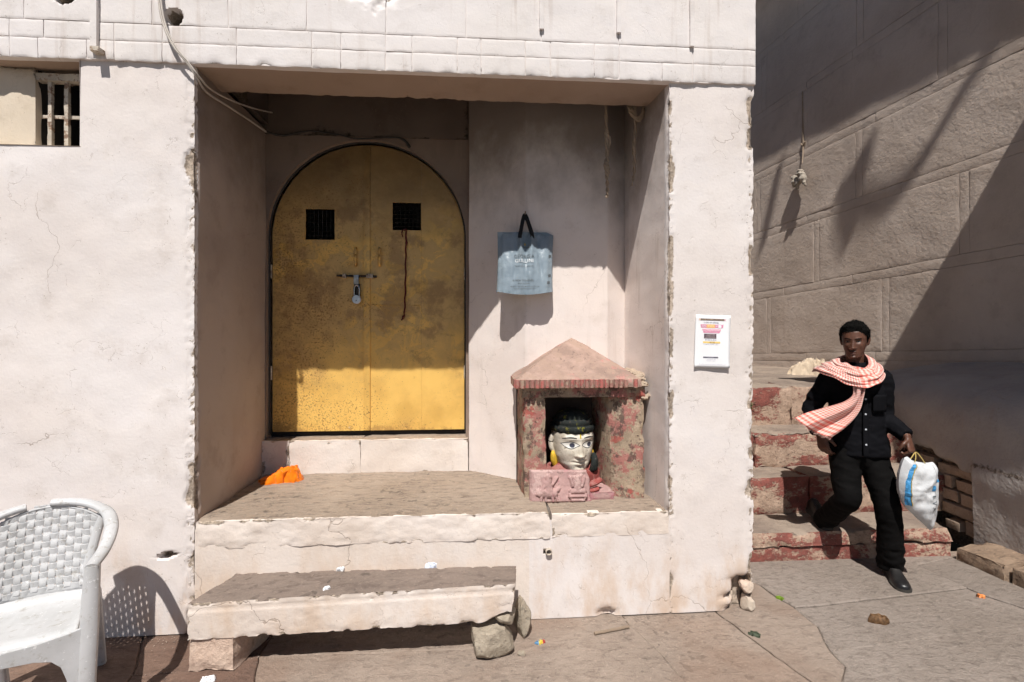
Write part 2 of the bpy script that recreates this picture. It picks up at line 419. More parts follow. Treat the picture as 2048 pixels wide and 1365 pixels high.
def fill2d(loops, thick, bev=0., res=1):
    """filled 2-D outline with holes, extruded: returns verts (x, y, z across) and faces"""
    cu = bpy.data.curves.new('tmp', 'CURVE'); cu.dimensions = '2D'; cu.fill_mode = 'BOTH'; cu.extrude = thick / 2; cu.bevel_depth = bev; cu.bevel_resolution = res
    for lp in loops:
        s = cu.splines.new('POLY'); s.points.add(len(lp) - 1); s.use_cyclic_u = True
        for p, q in zip(s.points, lp): p.co = (q[0], q[1], 0, 1)
    o = bpy.data.objects.new('tmp', cu); COL.objects.link(o)
    me = bpy.data.meshes.new_from_object(o.evaluated_get(bpy.context.evaluated_depsgraph_get()))
    v = [w.co.copy() for w in me.vertices]; f = [tuple(p.vertices) for p in me.polygons]
    bpy.data.objects.remove(o); bpy.data.curves.remove(cu); bpy.data.meshes.remove(me)
    return v, f
def text2d(body, size, align='CENTER', sx=1.):
    cu = bpy.data.curves.new('tmp', 'FONT'); cu.body = body; cu.size = size; cu.align_x = align; cu.align_y = 'CENTER'; cu.resolution_u = 2
    o = bpy.data.objects.new('tmp', cu); COL.objects.link(o)
    me = bpy.data.meshes.new_from_object(o.evaluated_get(bpy.context.evaluated_depsgraph_get()))
    v = [(w.co.x * sx, w.co.y) for w in me.vertices]; f = [tuple(p.vertices) for p in me.polygons]
    bpy.data.objects.remove(o); bpy.data.curves.remove(cu); bpy.data.meshes.remove(me)
    return v, f
def remesh(parts, voxel, smooth_it=4, fac=.5):
    """fuse overlapping closed shells into one continuous skin; returns a mesh"""
    v, f = join(*parts)
    me = bpy.data.meshes.new('tmp'); me.from_pydata([tuple(p) for p in v], [], f); me.update()
    bm = bmesh.new(); bm.from_mesh(me); bmesh.ops.recalc_face_normals(bm, faces=bm.faces[:]); bm.to_mesh(me); bm.free()
    o = bpy.data.objects.new('tmp', me); COL.objects.link(o)
    m = o.modifiers.new('r', 'REMESH'); m.mode = 'VOXEL'; m.voxel_size = voxel
    if smooth_it:
        s = o.modifiers.new('s', 'SMOOTH'); s.factor = fac; s.iterations = smooth_it
    me2 = bpy.data.meshes.new_from_object(o.evaluated_get(bpy.context.evaluated_depsgraph_get()))
    v = [w.co.copy() for w in me2.vertices]; nr = [w.normal.copy() for w in me2.vertices]; f = [tuple(p.vertices) for p in me2.polygons]
    bpy.data.objects.remove(o); bpy.data.meshes.remove(me); bpy.data.meshes.remove(me2)
    return v, f, nr
# ================================================================== the setting: ground
ground = mk('ground', [(-40, -.7, -.018), (40, -.7, -.018), (40, 3.5, -.018), (-40, 3.5, -.018)], [(0, 1, 2, 3)], PAVE, smooth=False)
tag(ground, kind='structure')
# behind the camera the terrace ends and broad steps go down to the river
vs = []; fs = []
for k in range(15):
    y0, z0 = -.7 - .42 * k, -.018 - .27 * k; b0 = len(vs)
    vs += [(-40, y0, z0), (40, y0, z0), (40, y0, z0 - .27), (-40, y0, z0 - .27), (40, y0 - .42, z0 - .27), (-40, y0 - .42, z0 - .27)]
    fs += [(b0, b0 + 3, b0 + 2, b0 + 1), (b0 + 3, b0 + 5, b0 + 4, b0 + 2)]
tag(mk('river_steps', vs, fs, PAVE, smooth=False), kind='structure')
WATER = T('river water'); WATER = WATER.fin((.035, .04, .03), .12, WATER.bump(WATER.noise(2.5, 3), .3, .05), .5)
tag(mk('river', [(-300, -350, -4.0), (300, -350, -4.0), (300, -6.6, -4.0), (-300, -6.6, -4.0)], [(0, 1, 2, 3)], WATER, smooth=False), kind='structure')
SLABS = [
 [(-1.09, 2.60), (-.05, 2.585), (.28, 2.63), (.86, 2.725), (.85, 2.86), (-1.09, 2.86)],
 [(-1.09, 2.60), (-.05, 2.585), (.28, 2.63), (.86, 2.725), (.916, 2.564), (.979, 2.259), (1.1, 1.5), (-.9, 1.5), (-1.02, 2.40)],
 [(.85, 2.86), (1.40, 2.86), (1.419, 2.778), (1.493, 2.5), (1.577, 2.215), (1.78, 1.5), (1.1, 1.5), (.979, 2.259), (.916, 2.564), (.86, 2.725)],
 [(1.40, 2.86), (1.66, 2.95), (1.70, 3.13), (1.817, 3.128), (1.888, 2.827), (1.90, 2.649), (1.815, 2.436), (1.806, 2.32), (1.70, 2.206), (1.93, 1.5), (1.78, 1.5), (1.577, 2.215), (1.493, 2.5), (1.419, 2.778)],
 [(1.60, 3.13), (1.60, 3.45), (3.46, 3.45), (3.45, 3.37), (3.087, 3.279), (3.133, 2.967), (2.51, 2.892), (1.888, 2.827), (1.817, 3.128)],
 [(1.888, 2.827), (2.51, 2.892), (3.133, 2.967), (3.168, 2.844), (3.239, 2.727), (3.20, 2.593), (2.394, 2.498), (1.815, 2.436), (1.90, 2.649)],
 [(1.815, 2.436), (2.394, 2.498), (3.20, 2.593), (3.75, 2.2), (3.75, 1.5), (1.93, 1.5), (1.70, 2.206), (1.806, 2.32)],
 [(3.087, 3.279), (3.45, 3.37), (3.48, 2.9), (3.75, 2.2), (3.20, 2.593), (3.239, 2.727), (3.168, 2.844), (3.133, 2.967)],
 [(-1.80, 2.86), (-1.767, 2.80), (-1.623, 2.505), (-1.323, 2.516), (-1.09, 2.60), (-1.09, 2.86)],
 [(-1.623, 2.505), (-1.323, 2.516), (-1.09, 2.60), (-1.02, 2.40), (-.9, 1.5), (-1.5, 1.5)],
 [(-3.4, 2.86), (-1.80, 2.86), (-1.767, 2.80), (-1.623, 2.505), (-1.5, 1.5), (-3.4, 1.5)]]
def slab_mesh(poly, seed, gap=.0012, top=0., th=.05):
    out = []
    for a, b in zip(poly, poly[1:] + poly[:1]):
        L = math.hypot(b[0] - a[0], b[1] - a[1]); k = max(1, int(L / .04))
        for i in range(k): out.append((a[0] + (b[0] - a[0]) * i / k, a[1] + (b[1] - a[1]) * i / k))
    ar = sum(p[0] * q[1] - q[0] * p[1] for p, q in zip(out, out[1:] + out[:1]))
    if ar < 0: out.reverse()
    pts = []; n = len(out)
    for i in range(n):
        p, q, r = out[i - 1], out[i], out[(i + 1) % n]
        tx, ty = r[0] - p[0], r[1] - p[1]; L = math.hypot(tx, ty) or 1
        nx, ny = -ty / L, tx / L
        jit = .010 * fb((q[0], q[1], 0), 7, 3); g = gap + .007 * max(0, fb((q[0], q[1], seed), 3, 3) - .05)
        pts.append((q[0] + nx * g + jit, q[1] + ny * g + jit * .7, nx, ny))
    v = [(x, y, top - th) for x, y, nx, ny in pts] + [(x, y, top - .005) for x, y, nx, ny in pts] + [(x + nx * .006, y + ny * .006, top) for x, y, nx, ny in pts]
    f = []
    for i in range(n):
        j = (i + 1) % n
        f += [(i, j, n + j, n + i), (n + i, n + j, 2 * n + j, 2 * n + i)]
    f.append(tuple(range(2 * n, 3 * n)))
    return v, f
for i, poly in enumerate(SLABS):
    v, f = slab_mesh(poly, i * 3.3, top=.004 * math.sin(i * 2.1) - .004)
    mk('paving_slab', v, f, PAVER if i in (8, 9, 10) else PAVEG if i in (4, 5, 6, 7) else PAVE, ground, smooth=False)

# ================================================================== whitewashed building with the recessed doorway
bld = empty('building', (0, 2.82, 0), 'whitewashed old building with a deep recessed doorway and plastered band above', 'building')
ZW = frange(0, 3.10, .016, (.0, .425, .605, 2.616), .006, .036)
fold_sheet('facade_wall', [(-4.3, 2.82), (-2.094, 2.82), (-1.51, 2.82), (-1.527, 3.95)], ZW, WHITE, bld, .007, {2: (.070, .020)},
           skip=lambda x, y, z: y < 2.9 and x < -2.094 and z > 2.616, usepit=True, step=.022)
def jambx(p):
    # heavier breakage on the pillar edge
    return 0, 0
fold_sheet('pillar_wall', [(-.044, 4.0), (-.044, 3.72), (.347, 3.40), (.914, 3.40), (1.064, 3.50), (1.12, 2.82), (1.632, 2.82), (1.632, 5.0), (1.632, 9.0)], frange(0, 3.62, .016, (.605,)),
           [WHITE], bld, .006, {5: (.05, .014), 6: (.06, .018)}, usepit=True)
pw = bld.children[-1]
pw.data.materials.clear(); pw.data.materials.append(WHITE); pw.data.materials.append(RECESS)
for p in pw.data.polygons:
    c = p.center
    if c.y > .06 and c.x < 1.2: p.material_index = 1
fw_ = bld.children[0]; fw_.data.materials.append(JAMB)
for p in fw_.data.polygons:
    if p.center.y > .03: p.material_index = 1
# plinth below the platform
fold_sheet('plinth', [(-1.51, 2.822), (1.125, 2.822)], frange(0, .56, .018, (.0,)), ROUGHM, bld, .004, {}, usepit=True, step=.02)
pl_ = bld.children[-1]; pl_.data.materials.append(WHITE)
for p in pl_.data.polygons:
    if p.center.x > .30: p.material_index = 1
def rough_front(name, x0, x1, y0, y1, z0, z1, mat, seed, amp, n):
    return rbox(name, box8(x0, x1, y0, y1, z0, z1), n, mat, bld, amp=amp, chip=.009, seed=seed, fw=.04, fr=11., nsc=7)
ps = rough_front('platform_slab', -1.505, .425, 2.8175, 3.76, .455, .605, ROUGHM, 2., .0060, (110, 24, 12))
ps.data.materials.append(PLAT)
for p in ps.data.polygons:
    if p.normal.z > .55 and p.center.y > .012 + .02 * fb(p.center, 5): p.material_index = 1
ps = rough_front('platform_slab', .436, 1.118, 2.8175, 3.50, .46, .592, ROUGHM, 4., .004, (40, 18, 10))
ps.data.materials.append(PLAT)
for p in ps.data.polygons:
    if p.normal.z > .6 and p.center.y > .02 + .02 * fb(p.center, 5): p.material_index = 1
# threshold step below the door: rough blocks
for i, (a, b) in enumerate(((-1.53, -1.335), (-1.3345, -.83), (-.8295, -.05))):
    o = rbox('threshold_stone', box8(a, b, 3.705 + .006 * (i == 0), 3.95, .59, .845), (max(4, int((b - a) / .035)), 7, 8), ROUGHM, bld, amp=.006, chip=.009, seed=3. + i, fw=.05, fr=14., nsc=6)
    o.data.materials.append(PLAT)
    for p in o.data.polygons:
        if p.normal.z > .6 and p.center.y > .91: p.material_index = 1
# lintel beam and ceiling
def beam():
    xs = frange(-4.3, 1.634, .016, [], None); zs = frange(3.07, 4.7, .04, (3.07,), .012, .06)
    zs = [z for z in zs if z < 3.6] + [4.0, 4.7]
    verts = []; at = []; faces = []; rows = []
    prof = [(3.13, 3.9), (3.13, 3.35)] + [(3.13, z) for z in (3.2, 3.12, 3.09, 3.072)] + [(3.11, 3.07), (3.06, 3.07), (3.0, 3.07), (2.94, 3.07), (2.88, 3.07), (2.84, 3.07), (2.822, 3.07)] + [(2.808, z + (.002 if z == 3.07 else 0)) for z in zs]
    for x in xs:
        for k, (y, z) in enumerate(prof):
            p = V((x, y, z)); dz = dy = 0; c = 0
            if z < 3.1 and y > 3.08: c = .014 * max(0, fb((x, 1, 0), 13, 4) + .2) * (1.4 if fb((x, 4, 0), 2, 1) > .1 else .5); dz = c
            if abs(y - 2.815) < .01 and z < 3.1: c = .012 * max(0, fb((x, 7, 0), 7, 3) + .2); dz += c; dy += c
            if abs(z - 3.07) < .004: dz += .004 * fb(p, 3, 3)
            if y < 2.81: q = pit(x, z, 1.25); dy += q + (.004 if q > .001 else 0); c = max(c, q * 5)
            verts.append((x, y + dy, z + dz)); at.append(min(1, c * 30))
    m = len(prof)
    for i in range(len(xs) - 1):
        for j in range(m - 1): faces.append((i * m + j, i * m + j + 1, (i + 1) * m + j + 1, (i + 1) * m + j))
    return mk('lintel_beam', verts, faces, WHITE, bld, attrs={'chip': at}, sharp=50)
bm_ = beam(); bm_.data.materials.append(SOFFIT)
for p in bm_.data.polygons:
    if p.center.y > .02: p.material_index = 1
# blocks outlined in the plaster band
def block(x0, x1, z0, z1, seed):
    g = .0022; x0 += g; x1 -= g; z0 += g; z1 -= g
    st = .007 if any(x0 < h[0] < x1 and z0 < h[1] < z1 for h in PITS) or (x0 < -.66 < x1 and z0 > 3.2) else .016
    xs = frange(x0, x1, st, (x0, x1), .007, .014); zs = frange(z0, min(z1, 3.56), st, (z0, z1), .007, .014) + ([z1] if z1 > 3.57 else [])
    verts = []; at = []
    for x in xs:
        for z in zs:
            e = min(x - x0, x1 - x, z - z0, z1 - z); p = V((x, 2.79, z))
            y = 2.8025 + .0030 * fb(p, 5, 3, seed) + .0018 * (1 - sm(0, .008, e)) * (1 + fb(p, 14, 2))
            dz = 0; c = 0
            if z0 < 3.09 and z - z0 < .03:
                c = .011 * max(0, fb((x, 7, 0), 11, 3) + .25) * (1 - (z - z0) / .03); dz = c; y += c * .8
            q = pit(x, z); y += q
            verts.append((x + .002 * fb(p, 20, 2), y, z + dz + .002 * fb(p, 18, 2, 4))); at.append(min(1, c * 60 + q * 22))
    n, m = len(xs), len(zs); faces = [(i * m + j, (i + 1) * m + j, (i + 1) * m + j + 1, i * m + j + 1) for i in range(n - 1) for j in range(m - 1)]
    # sides back to the beam
    rim = [i * m for i in range(n)] + [(n - 1) * m + j for j in range(1, m)] + [i * m + m - 1 for i in range(n - 2, -1, -1)] + [j for j in range(m - 2, 0, -1)]
    b0 = len(verts)
    for i in rim: verts.append((verts[i][0], 2.813 + pit(verts[i][0], verts[i][2]), verts[i][2])); at.append(.0)
    k = len(rim)
    for i in range(k): faces.append((rim[(i + 1) % k], rim[i], b0 + i, b0 + (i + 1) % k))
    mk('plaster_block', verts, faces, BANDM, bld, attrs={'chip': at}, sharp=55)
low = [-4.3, -2.431, -2.291, -2.049, -1.913, -1.668, -1.285, -.89, -.734, -.493, -.347, -.098, .034, .283, .425, .676, .822, 1.073, 1.255, 1.634]
mid = [-4.3, -2.60, -2.431, -2.262, -2.010, -1.913, -1.668, -1.285, -.89, -.734, -.493, -.347, -.098, .034, .283, .425, .676, .822, 1.255, 1.634]
top = [-4.3, -2.73, -2.36, -1.981, -1.72, -1.329, -.917, -.49, -.05, .374, .816, 1.245, 1.634]
for row, z0, z1 in ((low, 3.070, 3.178), (mid, 3.178, 3.272), (top, 3.272, 3.70)):
    for i, (a, b) in enumerate(zip(row, row[1:])): block(a, b, z0, z1, i * 1.7 + z0)
# raised ribs between the tall panels, broken downpipe stub on the left
for x in (.374, .816, 1.245): rbox('plaster_rib', box8(x - .013, x + .013, 2.786, 2.803, 3.272 + .06 * (x > .3 and x < 1), 3.68), (2, 1, 16), BANDM, bld, amp=.003, chip=0, seed=x)
rbox('plaster_rib', box8(-2.018, -1.985, 2.782, 2.803, 3.115, 3.66), (2, 1, 20), BANDM, bld, amp=.003, chip=0, seed=8)
# ceiling, upper back wall, outer shell
mk('recess_ceiling', [(-4.2, 3.10, 3.47), (1.6, 3.10, 3.47), (1.6, 4.4, 3.47), (-4.2, 4.4, 3.47)], [(0, 1, 2, 3)], SHADEDARK, bld, smooth=False)
mk('outer_shell', [(-4.3, 2.83, 0), (-4.3, 9, 0), (-4.3, 9, 6), (-4.3, 2.83, 6), (1.632, 9, 0), (1.632, 9, 6), (1.632, 2.83, 6), (1.632, 5.0, 3.6), (1.632, 9, 3.6), (1.632, 2.83, 3.6), (-4.3, 2.83, 4.6), (1.632, 2.83, 4.6)],
   [(0, 1, 2, 3), (1, 4, 5, 2), (3, 2, 5, 6), (9, 8, 5, 6), (10, 11, 6, 3)], WHITE, bld, smooth=False)
# back wall with the arched opening
DC, DR, DS, DB = -.792, .724, 2.325, .86
def arch(r, zb, n=40, grow=0):
    return [(DC - r, zb)] + [(DC - r * math.cos(math.pi * i / n), DS + r * math.sin(math.pi * i / n)) for i in range(n + 1)] + [(DC + r, zb)]
v, f = fill2d([[(-1.75, .5), (-.02, .5), (-.02, 3.6), (-1.75, 3.6)], arch(DR, .84)], .07)
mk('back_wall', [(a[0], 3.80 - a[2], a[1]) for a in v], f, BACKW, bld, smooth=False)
# ledge and upper strip, shade painted as dark colour, above the springing line on the left
rbox('shade_dark_ledge', box8(-1.53, -.05, 3.752, 3.78, 3.065, 3.47), (20, 2, 4), plaster('dark upper wall', (.19, .145, .118), (.14, .105, .085), (.1, .08, .06), .4, 0, 0), bld, amp=.004, chip=.006)
rbox('shade_dark_ledge', box8(-1.545, -1.49, 3.15, 3.74, 3.13, 3.47), (3, 10, 4), SHADEDARK, bld, amp=.004, chip=.008)
# window niche on the left
win = mk('window', [(-2.394, 2.93, 2.606), (-2.094, 2.93, 2.606), (-2.094, 2.93, 3.09), (-2.394, 2.93, 3.09), (-2.394, 3.9, 2.606), (-2.094, 3.9, 2.606), (-2.094, 3.9, 3.09), (-2.394, 3.9, 3.09)],
         [(4, 5, 6, 7), (0, 4, 7, 3), (1, 2, 6, 5), (0, 1, 5, 4), (3, 7, 6, 2)], DARK, bld, smooth=False)
rbox('niche_panel', box8(-4.3, -2.385, 2.905, 2.945, 2.58, 3.09), (40, 3, 14), CREAM, bld, amp=.008, chip=.022, seed=4, fw=.06)
fold_sheet('window_reveal', [(-2.094, 2.82), (-2.090, 3.05)], frange(2.60, 3.09, .03), WHITE, bld, .004, {})
for o in [bld.children[-1]]:
    o.data.flip_normals()
mk('window_sill', [(-4.3, 2.815, 2.616), (-2.09, 2.815, 2.616), (-2.09, 3.1, 2.622), (-4.3, 3.1, 2.622)], [(0, 1, 2, 3)], CREAM, bld, smooth=False)
for x in (-2.330, -2.244):
    rbox('bar', box8(x - .011, x + .011, 2.925, 2.945, 2.617, 3.02), (2, 2, 14), RUSTBAR, win, amp=.0015, chip=.003, seed=x)
rbox('bar', box8(-2.40, -2.088, 2.946, 2.956, 2.81, 2.828), (12, 2, 2), RUSTBAR, win, amp=.001, chip=.002)
rbox('window_frame', box8(-2.40, -2.090, 2.915, 2.96, 3.005, 3.045), (12, 2, 2), RUSTBAR, win, amp=.002, chip=.003)
# pipe stub in the plinth and rusty bracket on the band
v, f = tube([(.417, 2.86, .385, .016), (.417, 2.80, .383, .016)], 14, cap=False)
mk('pipe_stub', v, f, plain('old pipe', (.45, .38, .31), .7), bld, solid=.004)
rbox('bracket', box8(-1.998, -1.955, 2.755, 2.80, 3.095, 3.118), (2, 2, 2), RUSTBAR, bld, amp=.003, chip=.004)

# ------------------------------------------------------------------ door: two leaves with grilles
def leaf(x0, x1, holes, y):
    out = []
    n = 36
    def top_(x): return DS + math.sqrt(max(0, (DR - .012) ** 2 - (x - DC) ** 2))
    xs = [x0 + (x1 - x0) * i / n for i in range(n + 1)]
    out = [(x0, .885)] + [(x, top_(x)) for x in xs] + [(x1, .885)]
    v, f = fill2d([out] + holes, .012)
    return [(a[0], y + .006 - a[2], a[1]) for a in v], f
def rect(x0, x1, z0, z1): return [(x0, z0), (x1, z0), (x1, z1), (x0, z1)]
H1 = (-1.263, -1.051, 2.32, 2.549); H2 = (-.623, -.409, 2.401, 2.61)
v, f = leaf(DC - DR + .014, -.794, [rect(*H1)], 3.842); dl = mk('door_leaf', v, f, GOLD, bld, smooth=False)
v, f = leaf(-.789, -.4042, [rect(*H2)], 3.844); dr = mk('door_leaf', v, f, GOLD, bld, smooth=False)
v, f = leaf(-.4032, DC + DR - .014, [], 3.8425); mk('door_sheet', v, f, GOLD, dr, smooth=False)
bbox('meeting_strip', -.836, -.788, 3.832, 3.842, .89, 3.025, GOLD, dl, bev=.002)
v, f = tube([(-.786, 3.8435, 1.832, .0035), (-.407, 3.8435, 1.829, .0035)], 6); mk('weld_seam', v, f, GOLD, dr)
def grille(h, leafobj):
    x0, x1, z0, z1 = h; ps = []
    for i in range(1, 7):
        x = x0 + (x1 - x0) * i / 7; ps.append(tube([(x, 3.850, z0, .0016), (x, 3.850, z1, .0016)], 5))
        z = z0 + (z1 - z0) * i / 7; ps.append(tube([(x0, 3.853, z, .0016), (x1, 3.853, z, .0016)], 5))
    v, f = join(*ps); mk('wire_grille', v, f, METALDK, leafobj)
grille(H1, dl); grille(H2, dr)
def handle(x, leafobj):
    v, f = tube(smooth_path([(x, 3.845, 2.128, .010), (x, 3.815, 2.135, .010), (x, 3.806, 2.16, .0105), (x, 3.806, 2.22, .0105), (x, 3.815, 2.252, .010), (x, 3.845, 2.258, .010)], 4), 8)
    mk('pull_handle', v, f, GOLD, leafobj)
handle(-.893, dl); handle(-.716, dr)
v, f = tube([(-1.029, 3.822, 2.050, .0085), (-.735, 3.822, 2.045, .0085)], 10)
bo = mk('slide_bolt', v, f, METALDK, dl)
for x in (-.975, -.80, -.775): bbox('bolt_staple', x - .012, x + .012, 3.812, 3.842, 2.033, 2.064, RUSTBAR, dl, bev=.003)
bbox('bolt_tongue', -.905, -.868, 3.812, 3.820, 1.985, 2.055, STEEL, dl, bev=.002)
bbox('hasp_plate', -.905, -.86, 3.826, 3.842, 1.90, 1.99, METALDK, dl, bev=.004)
for z in (1.325, 2.075):
    for x, L in ((DC - DR + .006, dl), (DC + DR - .006, dr)):
        v, f = tube([(x, 3.825, z - .05, .011), (x, 3.825, z + .05, .011)], 8); mk('hinge', v, f, RUSTBAR, L)
# arched frame
pth = [(x, 3.815, z, .013) for x, z in arch(DR + .002, .87)]
v, f = tube(pth, 8, V((0, 1, 0))); mk('door_frame', v, f, METALDK, bld)
mk('door_lintel_gap', [(DC - DR, 3.87, .846), (DC + DR, 3.87, .846), (DC + DR, 3.87, .90), (DC - DR, 3.87, .90)], [(0, 1, 2, 3)], DARK, bld, smooth=False)

# ================================================================== alley: side wall, steps, kerb
SHADOWCABLE0 = plain('shadow casting line', (.1, .09, .08), .8)
def WX(Y): return 4.87 - .152 * (Y - 4.10)
WN = V((-1, -.152, 0)).normalized()
alley = empty('alley_wall', (WX(4.5), 4.5, 0), 'tall grey rendered side wall scored into large blocks above the steps', 'wall')
def wp(Y, z, out=0): return V((WX(Y), Y, z)) + WN * out
mk('wall_core', [wp(.5, -.1, -.02), wp(9.6, -.1, -.02), wp(9.6, 7.4, -.02), wp(.5, 7.4, -.02)], [(0, 3, 2, 1)], ALLEY, alley, smooth=False)
def wpiece(name, ya, yb, za, zb, out, amp, seed, res=.05, gap=.0018):
    """piece of render on the side wall; za, zb heights at Y = 7.5, courses climb towards the camera"""
    ya += gap; yb -= gap; za += gap; zb -= gap
    ys = frange(ya, yb, res, (ya, yb), .012, .012); zs = frange(za, zb, res, (za, zb), .012, .012); verts = []
    for Y in ys:
        for z in zs:
            e = min(Y - ya, yb - Y, z - za, zb - z); p = V((0, Y, z))
            o = out + amp * fb(p, 2.2, 4, seed) + amp * .6 * fb(p, 11, 3, seed) - .0016 * (1 - sm(0, .008, e))
            verts.append(wp(Y + .003 * fb(p, 9, 2), z + .055 * (7.5 - Y) + .004 * fb(p, 6, 2, 3), o))
    n, m = len(ys), len(zs); faces = [(i * m + j, i * m + j + 1, (i + 1) * m + j + 1, (i + 1) * m + j) for i in range(n - 1) for j in range(m - 1)]
    rim = [i * m for i in range(n)] + [(n - 1) * m + j for j in range(1, m)] + [i * m + m - 1 for i in range(n - 2, -1, -1)] + [j for j in range(m - 2, 0, -1)]
    b0 = len(verts); k = len(rim)
    for i in rim: verts.append(verts[i] - WN * (out + .015))
    for i in range(k): faces.append((rim[i], rim[(i + 1) % k], b0 + (i + 1) % k, b0 + i))
    mk(name, verts, faces, ALLEY, alley, sharp=55)
bands = [.30, 1.235, 2.18, 3.10, 4.02, 4.93, 5.85, 6.8]
joints = {1: [5.38, 7.2], 2: [4.57, 6.33], 3: [5.71, 7.42], 4: [4.77, 6.53], 5: [5.70, 7.3], 6: [4.9, 6.6], 0: [5.6]}
bh = .055
for r in range(7):
    zb = bands[r] + bh; zt = bands[r + 1] - bh
    js = [8.6] + sorted(joints[r], reverse=True) + [2.9]
    yy = 8.6
    for k, (a, b) in enumerate(zip(js, js[1:])):
        hi = a - (.045 if k else 0); lo = b + (.045 if k < len(js) - 2 else 0)
        wpiece('wall_block', lo, hi, zb, zt, .005, .005, r * 3. + k * 1.3)
        if k < len(js) - 2: wpiece('joint_band', b - .045, b + .045, zb, zt, .004, .003, r + k * 2.)
    cuts = [8.6, 6.9 - .4 * (r % 2), 5.2 + .3 * (r % 3), 2.9]
    for a, b in zip(cuts, cuts[1:]): wpiece('joint_band', b, a, bands[r] - bh, bands[r] + bh, .004, .003, r * 2. + a, gap=.002)
# coping high on the wall and the projecting balcony slab further along it, which shade the wall
def wbox(name, ya, yb, za, zb, out, mat, n):
    a, b, c, d = wp(ya, 0, out), wp(yb, 0, out), wp(yb, 0, -.02), wp(ya, 0, -.02)
    return rbox(name, [V((q.x, q.y, z)) for z in (za, zb) for q in (a, b, c, d)], n, mat, alley, amp=.006, chip=.015)
wbox('coping', .5, 9.4, 7.02, 7.3, .565, ALLEY, (30, 4, 3))
wbox('balcony_slab', .7, 3.24, 4.86, 5.05, 2.15, ALLEY, (14, 8, 3))
# thick lower wall with a rounded shoulder
prof = [(3.73, -.05), (3.725, .1), (3.72, .22), (3.715, .34), (3.71, .46), (3.705, .58), (3.70, .70), (3.70, .82), (3.70, .92), (3.705, 1.0), (3.72, 1.06), (3.75, 1.12), (3.80, 1.165), (3.88, 1.20), (4.0, 1.23), (4.2, 1.27), (4.5, 1.31), (5.1, 1.36)]
prof = [prof[0]] + [q for a, b in zip(prof, prof[1:]) for q in (((a[0] + b[0]) / 2, (a[1] + b[1]) / 2), b)]
ys = frange(1.4, 4.62, .035, (3.47,), .010, .04); verts = []; at = []
def brickhole(Y, z):
    zt = .645 + .05 * fb((Y, 0, 0), 9, 3) - .10 * sm(3.9, 3.45, Y)
    return sm(3.460, 3.475, Y) * (1 - sm(4.02, 4.10, Y)) * (1 - sm(zt - .012, zt + .012, z)) * sm(-.1, -.05, z)
for Y in ys:
    for k, (x, z) in enumerate(prof):
        p = V((x, Y, z)); d = .016 * fb(p, 1.7, 4) + .006 * fb(p, 8, 3); hb = brickhole(Y, z)
        thick = .020 * (1 - sm(.60, .66, z + .03 * fb(p, 5, 3))) * (1 - sm(3.46, 3.48, Y))
        s = sm(1.0, 1.2, z); e = 1 - sm(4.45, 4.62, Y) * 0
        verts.append((x - d * (1 - s) + hb * .085 - thick, Y, z + d * s)); at.append(.9 * hb + (.5 if 0 < thick < .012 else 0))
m = len(prof); faces = [(i * m + j, i * m + j + 1, (i + 1) * m + j + 1, (i + 1) * m + j) for i in range(len(ys) - 1) for j in range(m - 1)]
b0 = len(verts); last = (len(ys) - 1) * m
verts += [(5.1, 4.62, -.05)]; at.append(0)
faces.append(tuple(last + j for j in range(m)) + (b0,))
mk('lower_wall', verts, faces, ALLEYLOW, alley, attrs={'chip': at}, sharp=50)
BR = [(3.80, 4.02, .535, .615), (3.475, 3.78, .50, .585), (3.93, 4.05, .44, .52), (3.72, 3.92, .425, .515), (3.645, 3.71, .41, .505), (3.475, 3.635, .40, .485),
      (3.77, 4.03, .325, .42), (3.60, 3.755, .305, .40), (3.475, 3.59, .295, .39), (3.475, 3.74, .205, .29), (3.475, 3.56, .075, .195), (3.58, 3.70, .09, .16)]
for i, (a, b, c, d) in enumerate(BR):
    sl_ = .02 * math.sin(i * 2.7)
    rbox('brick', [(3.728 + sl_ * .5, b - .006, c + .003), (3.726 + sl_ * .4, a + .006, c - .004), (3.83, a + .006, c), (3.83, b - .006, c), (3.724 + sl_ * .5, b - .006, d - .006), (3.724 + sl_ * .4, a + .006, d - .008), (3.83, a + .006, d), (3.83, b - .006, d)], (5, 3, 3), BRICKM, alley, amp=.005, chip=.012, seed=i * 1.9, fw=.035)

kerb = empty('stone_kerb', (3.6, 3.0, 0), 'low broken stone kerb along the foot of the grey side wall', 'kerb')
rbox('kerb_stone', [(3.455, 3.38, -.03), (3.445, 3.02, -.03), (3.78, 3.02, -.03), (3.78, 3.38, -.03), (3.47, 3.37, .075), (3.46, 3.03, .105), (3.78, 3.03, .13), (3.78, 3.40, .12)], (10, 8, 4), KERBM, kerb, amp=.012, chip=.03, seed=3, fw=.07)
rbox('kerb_stone', [(3.475, 3.005, -.03), (3.50, 1.7, -.03), (3.80, 1.7, -.03), (3.80, 3.005, -.03), (3.485, 3.0, .10), (3.51, 1.7, .11), (3.80, 1.7, .14), (3.80, 3.0, .13)], (26, 8, 4), KERBM, kerb, amp=.012, chip=.028, seed=5, fw=.07)

